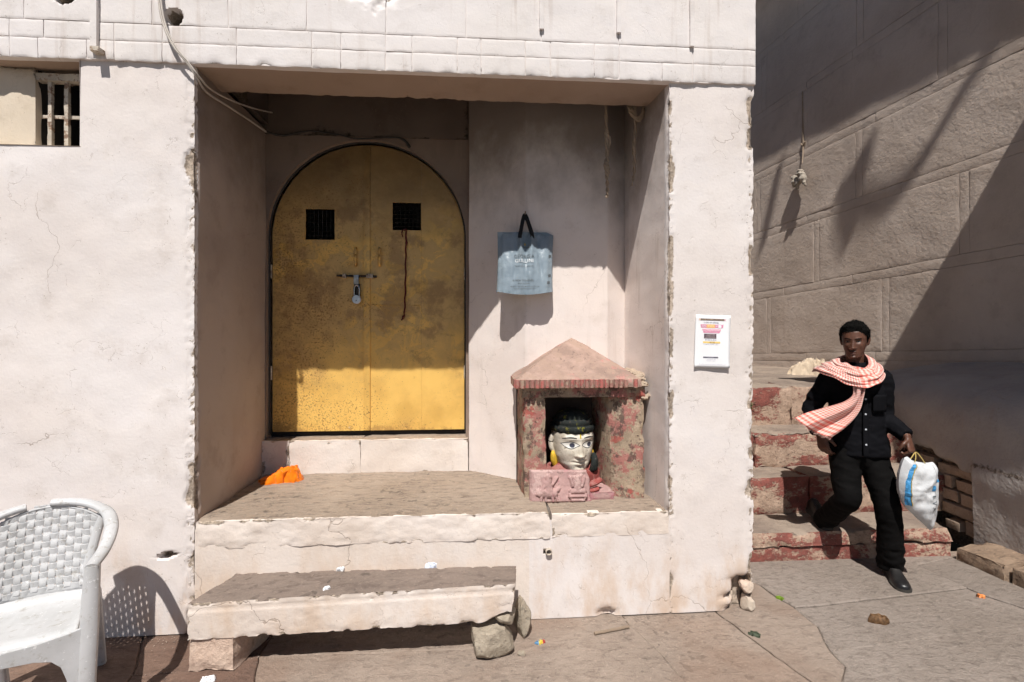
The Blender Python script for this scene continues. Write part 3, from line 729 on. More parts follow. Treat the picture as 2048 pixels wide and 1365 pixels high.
steps = empty('stone_steps', (2.6, 3.4, 0), 'worn stone steps with peeling red paint climbing the alley', 'steps')
rbox('step', [(1.62, 3.405, -.04), (3.455, 3.395, -.04), (3.52, 3.95, -.04), (1.62, 3.95, -.04), (1.62, 3.41, .098), (3.46, 3.40, .098), (3.52, 3.95, .098), (1.62, 3.95, .098)], (50, 14, 4), REDSTEP, steps, amp=.006, chip=.012, seed=1, fw=.04)
rbox('step', [(1.62, 3.392, .102), (3.47, 3.385, .102), (3.56, 3.95, .102), (1.62, 3.95, .102), (1.62, 3.40, .203), (3.44, 3.41, .203), (3.56, 3.95, .203), (1.62, 3.95, .203)], (50, 14, 5), REDSTEP, steps, amp=.007, chip=.024, seed=6, fw=.06)
def step(x1, y0, y1, z0, z1, seed, cuts):
    xs = [1.62] + cuts + [x1]
    for i, (a, b) in enumerate(zip(xs, xs[1:])):
        rbox('step', box8(a, b - .003, y0 + .012 * math.sin(seed + i), y1, z0, z1 + .006 * math.cos(seed * 2 + i)), (int((b - a) / .05) + 4, 14, 8), REDSTEP, steps, amp=.014, chip=.03, seed=seed + i * 2, fw=.06)
step(3.80, 3.735, 4.25, .19, .498, 2., [2.62])
step(3.80, 4.05, 4.60, .48, .776, 3., [2.35])
step(3.80, 4.395, 4.75, .76, 1.128, 5., [2.9])
rbox('step', box8(1.62, 4.95, 4.70, 8.9, .9, 1.124), (50, 60, 3), REDSTEP, steps, amp=.010, chip=.01, seed=9)

def shade_from(pts, s): return [(*(V(p) - SUN * s), r_) for (p, r_) in pts]  # unseen cable and pennant added, traced back along the sun from their wall shadows
SP = [((4.83, 4.30, 4.30), .035), ((4.79, 4.62, 3.95), .04), ((4.73, 4.98, 3.45), .045), ((4.68, 5.35, 3.12), .055), ((4.62, 5.72, 3.18), .05), ((4.58, 6.00, 3.42), .04)]
v, f = tube(smooth_path(shade_from(SP, 8.5), 6), 8); mk('shadow_cable', v, f, SHADOWCABLE0, alley)
v, f = join(tube(smooth_path(shade_from([((4.62, 5.66, 3.75), .05), ((4.61, 5.78, 3.45), .10), ((4.60, 5.84, 3.1), .07), ((4.59, 5.88, 2.7), .03)], 8.5), 5), 8), tube(smooth_path(shade_from([((4.42, 7.0, 4.0), .04), ((4.40, 7.2, 3.4), .05), ((4.38, 7.35, 2.9), .04)], 8.5), 5), 8)); mk('shadow_pennant', v, f, SHADOWCABLE0, alley)
# ================================================================== stone bench and the stones that carry it
bench = empty('stone_bench', (-.55, 2.6, 0), 'long whitewashed stone slab bench with dark worn top against the plinth', 'bench')
bc = [(-1.375, 2.505, .150), (.185, 2.520, .168), (.215, 2.715, .175), (-1.28, 2.800, .152), (-1.372, 2.498, .330), (.205, 2.512, .362), (.225, 2.712, .358), (-1.285, 2.800, .328)]
v, f, a = hexa(bc, 120, 14, 14, amp=.003, chip=.010, seed=11., fw=.035, fr=20., nsc=6)
for i, p in enumerate(v):        # scored line below the top edge, broken corner at the lower right
    if p.y < 2.58:
        zl = .298 + (p.x + 1.4) * .0195
        if abs(p.z - zl) < .006: p.y += .005
    k = sm(.02, .16, p.x) * (1 - sm(.20, .27, p.z + .02 * fb(p, 20)))
    p.z += .045 * k
bs = mk('seat_slab', v, f, ROUGHM, bench, attrs={'chip': a}, sharp=50); bs.data.materials.append(BENCHTOP)
for p in bs.data.polygons:
    if p.normal.z > .55: p.material_index = 1
def rock(name, loc, size, seed, mat, label, group=None, rot=0., tilt=(0, 0), cuts=9, rough=.16):
    """quarried lump: sphere cut by random planes, then roughened"""
    r_ = random.Random(seed); bm = bmesh.new(); bmesh.ops.create_icosphere(bm, subdivisions=4, radius=1)
    pl = [(V((r_.gauss(0, 1), r_.gauss(0, 1), r_.gauss(0, 1))).normalized(), r_.uniform(.52, .80)) for _ in range(cuts)] + [(V((0, 0, 1)), .78), (V((0, 0, -1)), .72), (V((0, -1, .1)).normalized(), .72)]
    M = Matrix.Rotation(rot, 3, 'Z') @ Matrix.Rotation(tilt[0], 3, 'X') @ Matrix.Rotation(tilt[1], 3, 'Y')
    vs = []
    for q in bm.verts:
        p = q.co.copy()
        for n_, d in pl:
            e = p.dot(n_) - d
            if e > 0: p -= n_ * e * .93
        p *= 1 + rough * .5 * fb(p, 1.6, 4, seed) + rough * .25 * fb(p, 6, 3, seed)
        p = M @ V((p.x * size[0], p.y * size[1], p.z * size[2])); vs.append(p)
    mz = min(p.z for p in vs)
    vs = [p + V(loc) - V((0, 0, mz)) for p in vs]
    fs = [[w.index for w in f_.verts] for f_ in bm.faces]; bm.free()
    return tag(mk(name, vs, fs, mat, org=loc, sharp=32), label, 'stone', group)
PALEBLOCK = stone('pale squared block', (.60, .52, .43), (.52, .43, .34), (.38, .30, .23), (1, 1, 1), .9, (.55, .38, .30))
v, f, a = hexa([(-1.375, 2.515, -.004), (-1.155, 2.490, -.004), (-1.10, 2.765, -.004), (-1.33, 2.775, -.004), (-1.372, 2.522, .160), (-1.158, 2.498, .163), (-1.105, 2.765, .163), (-1.335, 2.775, .16)], 9, 9, 7, amp=.010, chip=.022, seed=21., fw=.06)
tag(mk('support_block', v, f, PALEBLOCK, org=(-1.25, 2.63, 0), sharp=45), 'pale squared stone block under the left end of the bench', 'stone', 'stones carrying the bench')
rock('support_stone', (.085, 2.565, -.004), (.145, .11, .105), 5, ROCK, 'rough grey tan rock under the right end of the bench', 'stones carrying the bench', .3)
rock('wedge_stone', (.165, 2.575, .133), (.072, .065, .042), 9, ROCK, 'small rounded stone wedged between the rough rock and the bench slab', 'stones carrying the bench', .8, (.1, .25), 7, .1)
rock('upright_stone', (.255, 2.705, -.004), (.046, .080, .120), 14, ROCK, 'upright brown stone leaning beside the right end of the bench', 'stones carrying the bench', .1, (0, .10))
rock('pebble', (.235, 2.515, -.004), (.022, .018, .014), 3, ROCK, 'small dark pebble beside the rough rock at the bench foot', None)

# ================================================================== roadside shrine
shr = empty('shrine', (.67, 3.24, .592), 'small painted stone shrine with pyramid roof and peeling pink red paint', 'shrine')
def pillar(name, c8, seed): return rbox(name, c8, (12, 10, 34), SHRINE, shr, amp=.006, chip=.020, seed=seed, fw=.06, fr=12.)
pillar('pillar', [(.300, 3.075, .58), (.445, 3.07, .58), (.445, 3.41, .58), (.285, 3.41, .58), (.295, 3.085, 1.285), (.440, 3.085, 1.285), (.440, 3.41, 1.285), (.285, 3.41, 1.285)], 2)
o = pillar('pillar', [(.850, 3.06, .58), (1.06, 3.05, .58), (1.06, 3.42, .58), (.80, 3.42, .58), (.835, 3.09, 1.285), (1.062, 3.085, 1.285), (1.06, 3.42, 1.285), (.80, 3.42, 1.285)], 5)
for q in o.data.vertices:          # bullnose on the inner front edge
    p = q.co + V((.67, 3.24, .592)); e = sm(.95, .82, p.x) * sm(3.25, 3.05, p.y); q.co.y += .055 * e; q.co.x += .01 * e
rbox('shrine_beam', box8(.288, 1.064, 3.068, 3.41, 1.222, 1.290), (26, 8, 4), SHRINE, shr, amp=.005, chip=.012, seed=8, fw=.03)
rbox('shrine_floor', box8(.44, .86, 3.04, 3.40, .58, .640), (12, 10, 3), TABLET, shr, amp=.006, chip=.014, seed=4, fw=.04)
mk('shrine_back', [(.28, 3.395, .58), (1.06, 3.395, .58), (1.06, 3.395, 1.3), (.28, 3.395, 1.3)], [(0, 1, 2, 3)], SHADEDARK, shr, smooth=False)
rbox('eave', box8(.250, 1.030, 3.030, 3.41, 1.288, 1.338), (26, 10, 3), SHRINEROOF, shr, amp=.004, chip=.010, seed=3, fw=.02)
# fringe of little ribs along the eave
bm = bmesh.new(); bmesh.ops.create_cone(bm, segments=10, radius1=.0128, radius2=.0138, depth=.050, cap_ends=True)
me = bpy.data.meshes.new('fringe_rib'); bm.to_mesh(me); bm.free(); me.materials.append(FRINGE); me.shade_smooth(); me.set_sharp_from_angle(angle=R(45))
k = 0
for i in range(26):
    if i in (23, 25): continue
    o = link('fringe_rib', me, shr); o.location = V((.258 + i * .0305, 3.026 + .002 * math.sin(i * 3.1), 1.312)) - ORG['shrine']; o.scale = (1, 1, 1 + .05 * math.sin(i * 1.9))
for i in range(9):
    o = link('fringe_rib', me, shr); o.location = V((.250, 3.055 + i * .034, 1.312)) - ORG['shrine']
# roof: pyramid leaning on the wall
apex = V((.662, 3.40, 1.600)); base = [V((.250, 3.030, 1.336)), V((1.030, 3.035, 1.336)), V((1.085, 3.41, 1.345)), V((.245, 3.41, 1.336))]
vs = []; fs = []; n = 26
for i in range(n + 1):
    for s_ in range(4 * 14):
        a_, b_ = base[s_ // 14], base[(s_ // 14 + 1) % 4]; q = a_.lerp(b_, (s_ % 14) / 14); t_ = i / n
        p = q.lerp(apex, t_); nn = (p - V((.66, 3.45, 1.2))).normalized()
        vs.append(p + nn * (.006 * fb(p, 7, 4) + .010 * math.sin(math.pi * t_) * 0 - (.012 * t_ ** 6)))
for i in range(n):
    for j in range(56): fs.append((i * 56 + j, i * 56 + (j + 1) % 56, (i + 1) * 56 + (j + 1) % 56, (i + 1) * 56 + j))
fs.append(tuple(n * 56 + j for j in range(56)))
mk('roof', vs, fs, SHRINEROOF, shr, sharp=35)
RUBBLE = stone('crumbled mortar', (.42, .33, .25), (.34, .26, .19), (.22, .165, .125), (1, 1, 1), .9)
for i, (x, y, z, s_) in enumerate(((1.045, 3.12, 1.335, .04), (1.06, 3.20, 1.34, .05), (1.02, 3.30, 1.355, .045), (1.07, 3.33, 1.35, .05), (1.055, 3.08, 1.30, .03), (1.07, 3.10, 1.22, .035))):
    r_ = random.Random(i); bm = bmesh.new(); bmesh.ops.create_icosphere(bm, subdivisions=3, radius=1)
    vs = [V((x, y, z)) + V((q.co.x * s_, q.co.y * s_ * 1.2, q.co.z * s_ * .6)) * (1 + .4 * fb(q.co, 1.5, 4, i * 3.)) for q in bm.verts]; fs = [[w.index for w in f_.verts] for f_ in bm.faces]; bm.free()
    mk('mortar_lump', vs, fs, RUBBLE, shr, sharp=40)

# ------------------------------------------------------------------ painted head in the shrine
def interp(tab, z):
    if z <= tab[0][0]: return tab[0][1:]
    for a_, b_ in zip(tab, tab[1:]):
        if z <= b_[0]:
            t_ = (z - a_[0]) / (b_[0] - a_[0]); t_ = t_ * t_ * (3 - 2 * t_) * .5 + t_ * .5
            return tuple(p + (q - p) * t_ for p, q in zip(a_[1:], b_[1:]))
    return tab[-1][1:]
def G(x, z, cx, cz, rx, rz): return math.exp(-((x - cx) / rx) ** 2 - ((z - cz) / rz) ** 2)
class Head:
    def __init__(s, prof, feat, M, pw=2.25): s.prof, s.feat, s.M, s.pw = prof, feat, M, pw
    def ring(s, z, n):
        w, df, db, yo = interp(s.prof, z); out = []
        for i in range(n):
            a_ = 2 * math.pi * i / n; sa, ca = math.sin(a_), math.cos(a_)
            x = w * math.copysign(abs(sa) ** (2 / s.pw), sa); y = -(df if ca > 0 else db) * math.copysign(abs(ca) ** (2 / s.pw), ca)
            y += yo - s.feat(x, z) * max(0, ca) ** .5
            out.append((x, y, z))
        return out
    def mesh(s, n=72, m=80):
        z0, z1 = s.prof[0][0], s.prof[-1][0]; rings = []
        for j in range(m + 1):
            t_ = j / m; t_ = .5 - .5 * math.cos(math.pi * t_); t_ = t_ * .45 + (j / m) * .55
            rings.append([s.M @ V(p) for p in s.ring(z0 + (z1 - z0) * t_, n)])
        return loft(rings)
    def at(s, x, z, off=.0015):
        w, df, db, yo = interp(s.prof, z); q = min(.995, abs(x) / w)
        y = -df * (1 - q ** s.pw) ** (1 / s.pw); ca = (max(0, 1 - q ** 2)) ** .5
        return s.M @ V((x, y + yo - s.feat(x, z) * ca ** .5 - off, z))
    def patch(s, xs, zfun, hfun, off, nt=6):
        """strip along xs, centre line zfun(x), half height hfun(x)"""
        vs = [s.at(x, zfun(x) + hfun(x) * (2 * k / nt - 1), off) for x in xs for k in range(nt + 1)]; m = nt + 1
        return vs, [(i * m + k, (i + 1) * m + k, (i + 1) * m + k + 1, i * m + k + 1) for i in range(len(xs) - 1) for k in range(nt)]
def lin(a_, b_, n): return [a_ + (b_ - a_) * i / n for i in range(n + 1)]
iprof = [(-.178, .014, .055, .02, -.035), (-.172, .046, .090, .04, -.03), (-.155, .076, .112, .06, -.02), (-.12, .103, .124, .09, -.008), (-.07, .120, .130, .11, 0), (-.01, .125, .134, .12, 0), (.05, .127, .132, .125, 0), (.10, .122, .124, .125, 0), (.15, .105, .104, .112, 0), (.19, .07, .07, .08, 0), (.205, .02, .02, .02, 0)]
def ifeat(x, z):
    ax = abs(x); r_ = 0
    t_ = max(0, min(1, (.025 - z) / .09))
    if z > -.075: r_ += (.010 + .030 * t_) * math.exp(-(x / (.010 + .011 * t_)) ** 2) * sm(.05, .02, z) * sm(-.078, -.066, z)
    r_ += .016 * G(ax, z, .017, -.062, .011, .010)
    r_ -= .010 * G(ax, z, .056, .004, .038, .022)
    r_ += .006 * G(ax, z, .055, .045, .05, .014)
    r_ += .008 * G(ax, z, .065, -.05, .04, .03)
    r_ += .015 * G(x, z, 0, -.096, .030, .0085) + .015 * G(x, z, 0, -.117, .024, .0095)
    r_ -= .012 * G(x, z, 0, -.1065, .032, .0035)
    r_ -= .006 * G(ax, z, .040, -.104, .012, .012)
    r_ -= .006 * G(x, z, 0, -.134, .022, .008)
    r_ += .012 * G(x, z, 0, -.160, .026, .014)
    return r_
IM = Matrix.Translation((.636, 3.255, .915)) @ Matrix.Diagonal((1.05, 1, 1, 1)) @ Matrix.Rotation(R(12), 4, 'Z') @ Matrix.Rotation(R(3), 4, 'X')
IH = Head(iprof, ifeat, IM)
def idolskin():
    t = T('weathered cream idol paint')
    c = t.mix(t.mr(t.noise(12, 5, .65), .38, .62), (.64, .585, .49), (.49, .435, .35))
    c = t.mix(t.mul(t.mr(t.noise(40, 4, .7), .55, .66), .6), c, (.30, .24, .17))
    c = t.mix(t.mr(t.noise(16, 6, .74), .61, .66), c, (.17, .14, .11))
    return t.fin(c, .6, t.bump(t.noise(50, 4, .7), .5, .004), .35)
idol = empty('idol_head', (.636, 3.215, .64), 'cream painted idol head with big black eyes inside the shrine', 'statue')
v, f = IH.mesh(); mk('face', v, f, idolskin(), idol, sharp=None)
INK = plain('black paint', (.014, .014, .018), .5); EYEW = plain('white eye paint', (.74, .72, .66), .5, var=.05); PUP = plain('dark iris paint', (.05, .052, .075), .4)
PALEF = plain('pale forehead paint', (.72, .67, .57), .6, var=.08, vs=40)
for sx in (-1, 1):
    cx = .057 * sx
    hz = lambda x: .003 + .010 * (1 if (x - cx) * sx > 0 else .2) * ((x - cx) / .045) ** 2 * .6
    def hh(k): return lambda x: max(.0004, k * (1 - min(1, abs(x - cx) / (.047 * (1 + .10 * (k > .02)))) ** 1.8))
    v, f = IH.patch(lin(cx - .0517, cx + .0517, 18), hz, hh(.0235), .0012); mk('eye_outline', v, f, INK, idol, sharp=None)
    v, f = IH.patch(lin(cx - .047, cx + .047, 18), hz, hh(.0190), .0026); e_ = mk('eye', v, f, EYEW, idol, sharp=None)
    px_ = cx + .008
    v, f = IH.patch(lin(px_ - .0155, px_ + .0155, 12), lambda x: .004, lambda x: max(.0002, math.sqrt(max(0, .0152 ** 2 - (x - px_) ** 2))), .0040); mk('pupil', v, f, PUP, e_, sharp=None)
    v, f = IH.patch(lin(cx - .045 if sx < 0 else cx - .033, cx + .033 if sx < 0 else cx + .045, 14), lambda x: .043 + .010 * (1 - ((x - cx) / .045) ** 2) + .06 * (x - cx) * sx * -.3, lambda x: .0042 * (1 - .6 * abs(x - cx) / .045), .0018); mk('brow', v, f, INK, idol, sharp=None)
v, f = IH.patch(lin(-.085, .085, 20), lambda x: .058 - .3 * x * x, lambda x: .020 - .9 * x * x, .0006); mk('forehead_patch', v, f, PALEF, idol, sharp=None)
v, f = IH.patch(lin(-.004, .004, 4), lambda x: .075, lambda x: .028, .003); mk('forehead_mark', v, f, plain('yellow tilak', (.62, .45, .03), .6), idol, sharp=None)
# crown of dark hair with a rolled band
HAIRD = peel('black green crown paint', (.020, .024, .022), [((.16, .15, .012), .60, 12), ((.05, .055, .05), .6, 20)], .7, 1.4)
rings = []
for (z, k) in ((.070, .985), (.076, 1.06), (.090, 1.10), (.106, 1.11), (.116, 1.06), (.120, .98), (.130, .985), (.144, 1.0), (.155, .93), (.160, .82), (.176, .80), (.192, .70), (.206, .42), (.214, .10)):
    rings.append([IM @ V((.124 * k * math.sin(2 * math.pi * i / 72) * (1 + .022 * math.sin(i * 2 * math.pi / 4) * (z < .12)), -.128 * k * math.cos(2 * math.pi * i / 72) * (1 + .022 * math.sin(i * 2 * math.pi / 4) * (z < .12)), z)) for i in range(72)])
v, f = loft(rings); mk('crown', v, f, HAIRD, idol, sharp=60)
YEL = plain('yellow ochre paint', (.58, .37, .035), .6, vs=40, var=.25)
for sx in (-1, 1):
    v, f = tube(smooth_path([(.122 * sx, -.005, .045, .010, .014), (.136 * sx, .0, .03, .012, .017), (.140 * sx, .004, -.0, .011, .016), (.134 * sx, .0, -.04, .010, .014), (.126 * sx, -.004, -.06, .007, .01)], 4), 10)
    mk('ear', [IM @ p for p in v], f, idolskin() if sx < 0 else bpy.data.materials['weathered cream idol paint'], idol)
    v, f = tube(smooth_path([(.128 * sx, -.008, -.055, .006), (.128 * sx, -.012, -.075, .016), (.122 * sx, -.014, -.115, .022), (.114 * sx, -.016, -.150, .016)], 4), 12)
    mk('earring', [IM @ p for p in v], f, YEL, idol)
REDP = peel('red garment paint', (.30, .075, .065), [((.36, .16, .14), .52, 10), ((.10, .06, .055), .62, 14)], .6)
rings = []
for (z, w, d) in ((-.30, .185, .12), (-.24, .19, .125), (-.20, .185, .13), (-.17, .165, .12), (-.145, .12, .09), (-.12, .08, .07)):
    rings.append([V((.636, 3.262, .915)) + V((w * math.sin(2 * math.pi * i / 48), -d * math.cos(2 * math.pi * i / 48), z + .012 * math.sin(i * .8))) for i in range(48)])
v, f = loft(rings); mk('shoulders', v, f, REDP, idol)
v, f = tube(smooth_path([(.745, 3.18, .735, .015, .015), (.764, 3.175, .76, .022, .028), (.772, 3.19, .80, .022, .03), (.762, 3.21, .84, .014, .02)], 5), 12); mk('hair_lock', v, f, HAIRD, idol)
v, f = tube(smooth_path([(.665, 3.10, .655, .012, .012), (.70, 3.075, .672, .022, .018), (.745, 3.07, .69, .026, .018), (.785, 3.10, .70, .02, .015)], 5), 12); mk('petal', v, f, REDP, idol)
v, f = tube(smooth_path([(.68, 3.09, .635, .012, .012), (.72, 3.06, .645, .022, .014), (.765, 3.07, .655, .02, .014)], 5), 12); mk('petal', v, f, REDP, idol)

# ------------------------------------------------------------------ carved tablet leaning at the shrine mouth
CAPS = [((-.075, .125), (-.075, .150), .021, .022), ((-.075, .075), (-.078, .115), .026, .020), ((-.050, .110), (-.022, .150), .010, .016), ((-.100, .10), (-.118, .070), .011, .014), ((-.125, .060), (-.045, .055), .028, .018), ((-.040, .062), (-.016, .082), .014, .016), ((-.120, .05), (-.122, .012), .009, .014), ((-.095, .04), (-.093, .010), .008, .012), ((-.055, .04), (-.048, .010), .009, .014), ((-.035, .045), (-.020, .012), .008, .012), ((-.062, .085), (-.050, .050), .010, .02), ((-.135, .075), (-.148, .05), .010, .012),
        ((.105, .135), (.105, .150), .018, .020), ((.105, .085), (.105, .120), .026, .018), ((.075, .10), (.060, .150), .010, .014), ((.135, .10), (.150, .150), .010, .014), ((.085, .115), (.085, .155), .008, .010), ((.125, .115), (.128, .160), .008, .010), ((.065, .068), (.145, .068), .017, .018), ((.055, .040), (.155, .040), .010, .024), ((.070, .018), (.140, .018), .013, .018), ((.055, .05), (.062, .03), .010, .02), ((.155, .05), (.148, .03), .010, .02)]
def relief(x, z):
    h = 0
    for (a_, b_, r_, hh_) in CAPS:
        ax, az = a_; bx, bz = b_; dx, dz = bx - ax, bz - az; t_ = max(0, min(1, ((x - ax) * dx + (z - az) * dz) / (dx * dx + dz * dz + 1e-9)))
        d = math.hypot(x - ax - dx * t_, z - az - dz * t_) / r_
        if d < 1: h = max(h, hh_ * math.sqrt(1 - d * d))
    return h
TM = Matrix.Translation((.520, 3.005, .590)) @ Matrix.Rotation(R(3), 4, 'Z') @ Matrix.Rotation(R(2.0), 4, 'Y') @ Matrix.Rotation(R(-13), 4, 'X')
def tz(z): return z
xs = lin(-.188, .188, 110); zs = lin(0, .195, 56); vs = []
for x in xs:
    for z in zs:
        e = min(x + .188, .188 - x, z, .195 - z); y = -relief(x, z) + .002 * fb((x, 0, z), 30, 3) + .012 * (1 - sm(0, .012, e)) + .010 * sm(.0, .02, .195 - z - .0) * 0
        xx = x + (.010 if x > .16 else 0) * sm(.05, 0, z) - (.02 * sm(.13, .195, z) * sm(.15, .188, x))
        vs.append(TM @ V((xx, y, z)))
m = len(zs); fs = [(i * m + j, (i + 1) * m + j, (i + 1) * m + j + 1, i * m + j + 1) for i in range(110) for j in range(56)]
rim = [i * m for i in range(111)] + [110 * m + j for j in range(1, m)] + [i * m + m - 1 for i in range(109, -1, -1)] + [j for j in range(m - 2, 0, -1)]
b0 = len(vs); k = len(rim)
for i in rim:
    q = TM.inverted() @ vs[i]; vs.append(TM @ V((q.x, .045, q.z)))
for i in range(k): fs.append((rim[(i + 1) % k], rim[i], b0 + i, b0 + (i + 1) % k))
fs.append(tuple(b0 + i for i in range(k)))
tag(mk('carved_tablet', vs, fs, TABLET, org=(.52, 3.0, .59), sharp=60), 'pink carved stone tablet with two relief figures leaning before the idol', 'tablet')

# ================================================================== tote bag on its nail
BAGM = T('grey laminated bag'); _n = BAGM.noise(26, 4, .6); _n2 = BAGM.noise(7, 4)
BAGC = BAGM.mix(BAGM.mr(_n2, .35, .65), (.25, .305, .345), (.20, .25, .29))
BAGM = BAGM.fin(BAGC, .27, BAGM.bump(_n, .5, .008), .5)
def bagdim(v_):   # v_: 0 bottom, 1 top
    return .176 + .012 * v_ - .006 * math.sin(v_ * math.pi), .080 * (1 - v_) ** .8 + .012
def bagfront(u, v_):   # u in -1..1
    w, d = bagdim(v_); au = abs(u)
    fold = .017 * v_ * math.exp(-((u - .02) / .09) ** 2) * -1 + .010 * math.exp(-((u + .19) / .07) ** 2) * sm(.15, .8, v_) + .012 * math.exp(-((u - .21) / .07) ** 2) * sm(.15, .9, v_)
    fold += .008 * math.exp(-((u - .06 - .1 * (1 - v_)) / .06) ** 2) * sm(.1, .4, v_) * sm(.9, .5, v_) - .007 * math.exp(-((u + .33 + .25 * (.7 - v_)) / .06) ** 2) * sm(.1, .4, v_) - .007 * math.exp(-((u - .48 - .3 * (.7 - v_)) / .07) ** 2) * sm(.1, .4, v_)
    fold *= 1.5
    fold += .005 * (1 - 2 * abs(fb((u * 3, v_ * 2, 0), 1.3, 3)))
    bul = .012 * (1 - au ** 2) * math.sin(math.pi * min(1, v_ * 1.15)) ** .8
    corner = .018 * sm(.80, 1, au)
    return V((.338 + u * w + .012 * (1 - v_) * 0 - .006 + .010 * v_, 3.384 - d - bul * (1 - .5 * v_) - fold + corner - .008 * (1 - v_) - .16 * u * w * sm(1.2, -.6, u), 1.888 + .405 * v_ - .010 * u * v_ - .022 * (au ** 2 - .6) * (1 - v_) * -1 - .006 * math.cos(u * 9) * v_))
rings = []
for j in range(31):
    v_ = j / 30; ring = [bagfront(-1 + 2 * i / 40, v_) for i in range(41)]
    w, d = bagdim(v_)
    R0, L0 = ring[-1], ring[0]
    for t_ in (.25, .5, .75, 1): ring.append(V((R0.x + .012 * math.sin(math.pi * t_) * (1 - v_) + .004, R0.y + (3.388 - R0.y) * t_, R0.z)))
    for i in range(1, 10): q = 1 - 2 * i / 10; ring.append(V((.338 + q * w, 3.388 + .012 * (q < 0) * -q - .004 * math.cos(q * 6), L0.z)))
    for t_ in (1, .75, .5, .25): ring.append(V((L0.x - .012 * math.sin(math.pi * t_) * (1 - v_) - .002, L0.y + (3.40 - L0.y) * t_, L0.z)))
    rings.append(ring)
tote = empty('tote_bag', (.338, 3.32, 1.888), 'glossy blue grey tote bag with black handles hanging from a nail', 'bag')
v, f = loft(rings, cap=False); nb = len(rings[0])
f.append(tuple(range(nb - 1, -1, -1)))
mk('bag_body', v, f, BAGM, tote, sharp=50)
STRAP = plain('black webbing', (.008, .008, .009), .7, bs=.5, bsc=400)
for yy in (0, 1):
    pts = smooth_path([(.300, 3.345 + .02 * yy, 2.262, .0125, .0025), (.306, 3.347 + .02 * yy, 2.30, .0125, .0025), (.326, 3.362 + .012 * yy, 2.40, .012, .0025), (.337, 3.372, 2.424, .010, .004), (.349, 3.362 + .012 * yy, 2.40, .012, .0025), (.380, 3.347 + .02 * yy, 2.30, .0125, .0025), (.386, 3.345 + .02 * yy, 2.258, .0125, .0025)], 6)
    v, f = tube(pts, 8, V((0, 1, 0))); mk('handle', v, f, STRAP, tote)
for x in (-.22, .26):
    b_ = bagfront(x, .965); v, f = tube([(b_.x, b_.y + .001, b_.z, .010), (b_.x, b_.y - .003, b_.z, .009)], 14); mk('eyelet', v, f, plain('grey eyelet', (.2, .23, .25), .4), tote)
TXT = plain('dark print', (.11, .125, .135), .5); TXTW = plain('silver print', (.80, .82, .83), .3)
def bagtext(s_, size, cx, cz, mat, sx=1.):
    v, f = text2d(s_, size, sx=sx); out = []
    for x, y in v:
        X, Z = cx + x, cz + y; v_ = (Z - 1.888) / .405; u = (X - .338 + .006 - .010 * v_) / bagdim(v_)[0]; p = bagfront(max(-1, min(1, u)), max(0, v_)); out.append((X, p.y - .0022, Z))
    mk('print', out, f, mat, tote, smooth=False)
bagtext('GEORGIA', .034, .327, 2.133, TXT, .92); bagtext('GULLINI', .034, .327, 2.103, TXTW, .98); bagtext('The essence of Italian style', .0125, .328, 2.068, TXT, .95)
bagtext('A NEW DESIGNEE', .019, .318, 1.970, TXT, .9); bagtext('WEAR DESIGN', .012, .320, 1.950, TXT); bagtext('THE BEST CREATIVE FASHION ACCESSORIES', .0105, .328, 1.930, TXT, .95); bagtext('LUXURY BRAND ITALIAN MADE', .010, .328, 1.915, TXT)
def bagrect(u0, u1, v0, v1, mat):
    vs = [bagfront(u, w) - V((0, .0022, 0)) for u in lin(u0, u1, 6) for w in lin(v0, v1, 6)]
    mk('print', vs, [(i * 7 + j, (i + 1) * 7 + j, (i + 1) * 7 + j + 1, i * 7 + j + 1) for i in range(6) for j in range(6)], mat, tote, smooth=False)
bagrect(-.055, .005, .815, .855, plain('gold print', (.62, .40, .06), .4)); bagrect(-.15, .11, .775, .785, TXT)
bagrect(.87, .985, .60, .645, TXT); bagrect(.87, .975, .26, .305, TXT); bagrect(.82, .93, .15, .19, TXT)
v, f = tube([(.338, 3.41, 2.424, .004), (.338, 3.345, 2.430, .004), (.338, 3.343, 2.440, .005)], 8); mk('nail', v, f, RUSTBAR, bld)

# ================================================================== poster on the pillar
PAPER = plain('white paper', (.86, .86, .87), .6, var=.02)
pos = empty('poster', (1.376, 2.80, 1.573), 'white printed offer notice pasted on the right pillar', 'poster')
PM = Matrix.Translation((1.376, 2.8105, 1.5735)) @ Matrix.Rotation(R(1.6), 4, 'Y')
def PP(x, z, o=0): return PM @ V((x, -.0015 * math.cos(x * 22 + z * 9) - .004 * sm(.08, .105, abs(x)) * sm(.11, .15, abs(z)) - o, z))
xs = lin(-.1055, .1055, 14); zs = lin(-.153, .153, 18)
vs = [PP(x, z) for x in xs for z in zs]; mk('sheet', vs, [(i * 19 + j, (i + 1) * 19 + j, (i + 1) * 19 + j + 1, i * 19 + j + 1) for i in range(14) for j in range(18)], PAPER, pos, solid=.0006)
INKC = {}
def ink(c):
    if c not in INKC: INKC[c] = plain('print ink', c, .6, var=.03)
    return INKC[c]
def pbar(x0, x1, z0, z1, c, o=.0012, slant=0):
    vs = [PP(x + (slant if z > (z0 + z1) / 2 else 0) * (1 if x > (x0 + x1) / 2 else -1), z, o) for x in lin(x0, x1, 6) for z in (z0, z1)]
    mk('print', vs, [(i * 2, i * 2 + 2, i * 2 + 3, i * 2 + 1) for i in range(6)], ink(c), pos, smooth=False)
def ptext(s_, size, cx, cz, c, sx=1., o=.0018):
    v, f = text2d(s_, size, sx=sx); mk('print', [PP(cx + x, cz + y, o) for x, y in v], f, ink(c), pos, smooth=False)
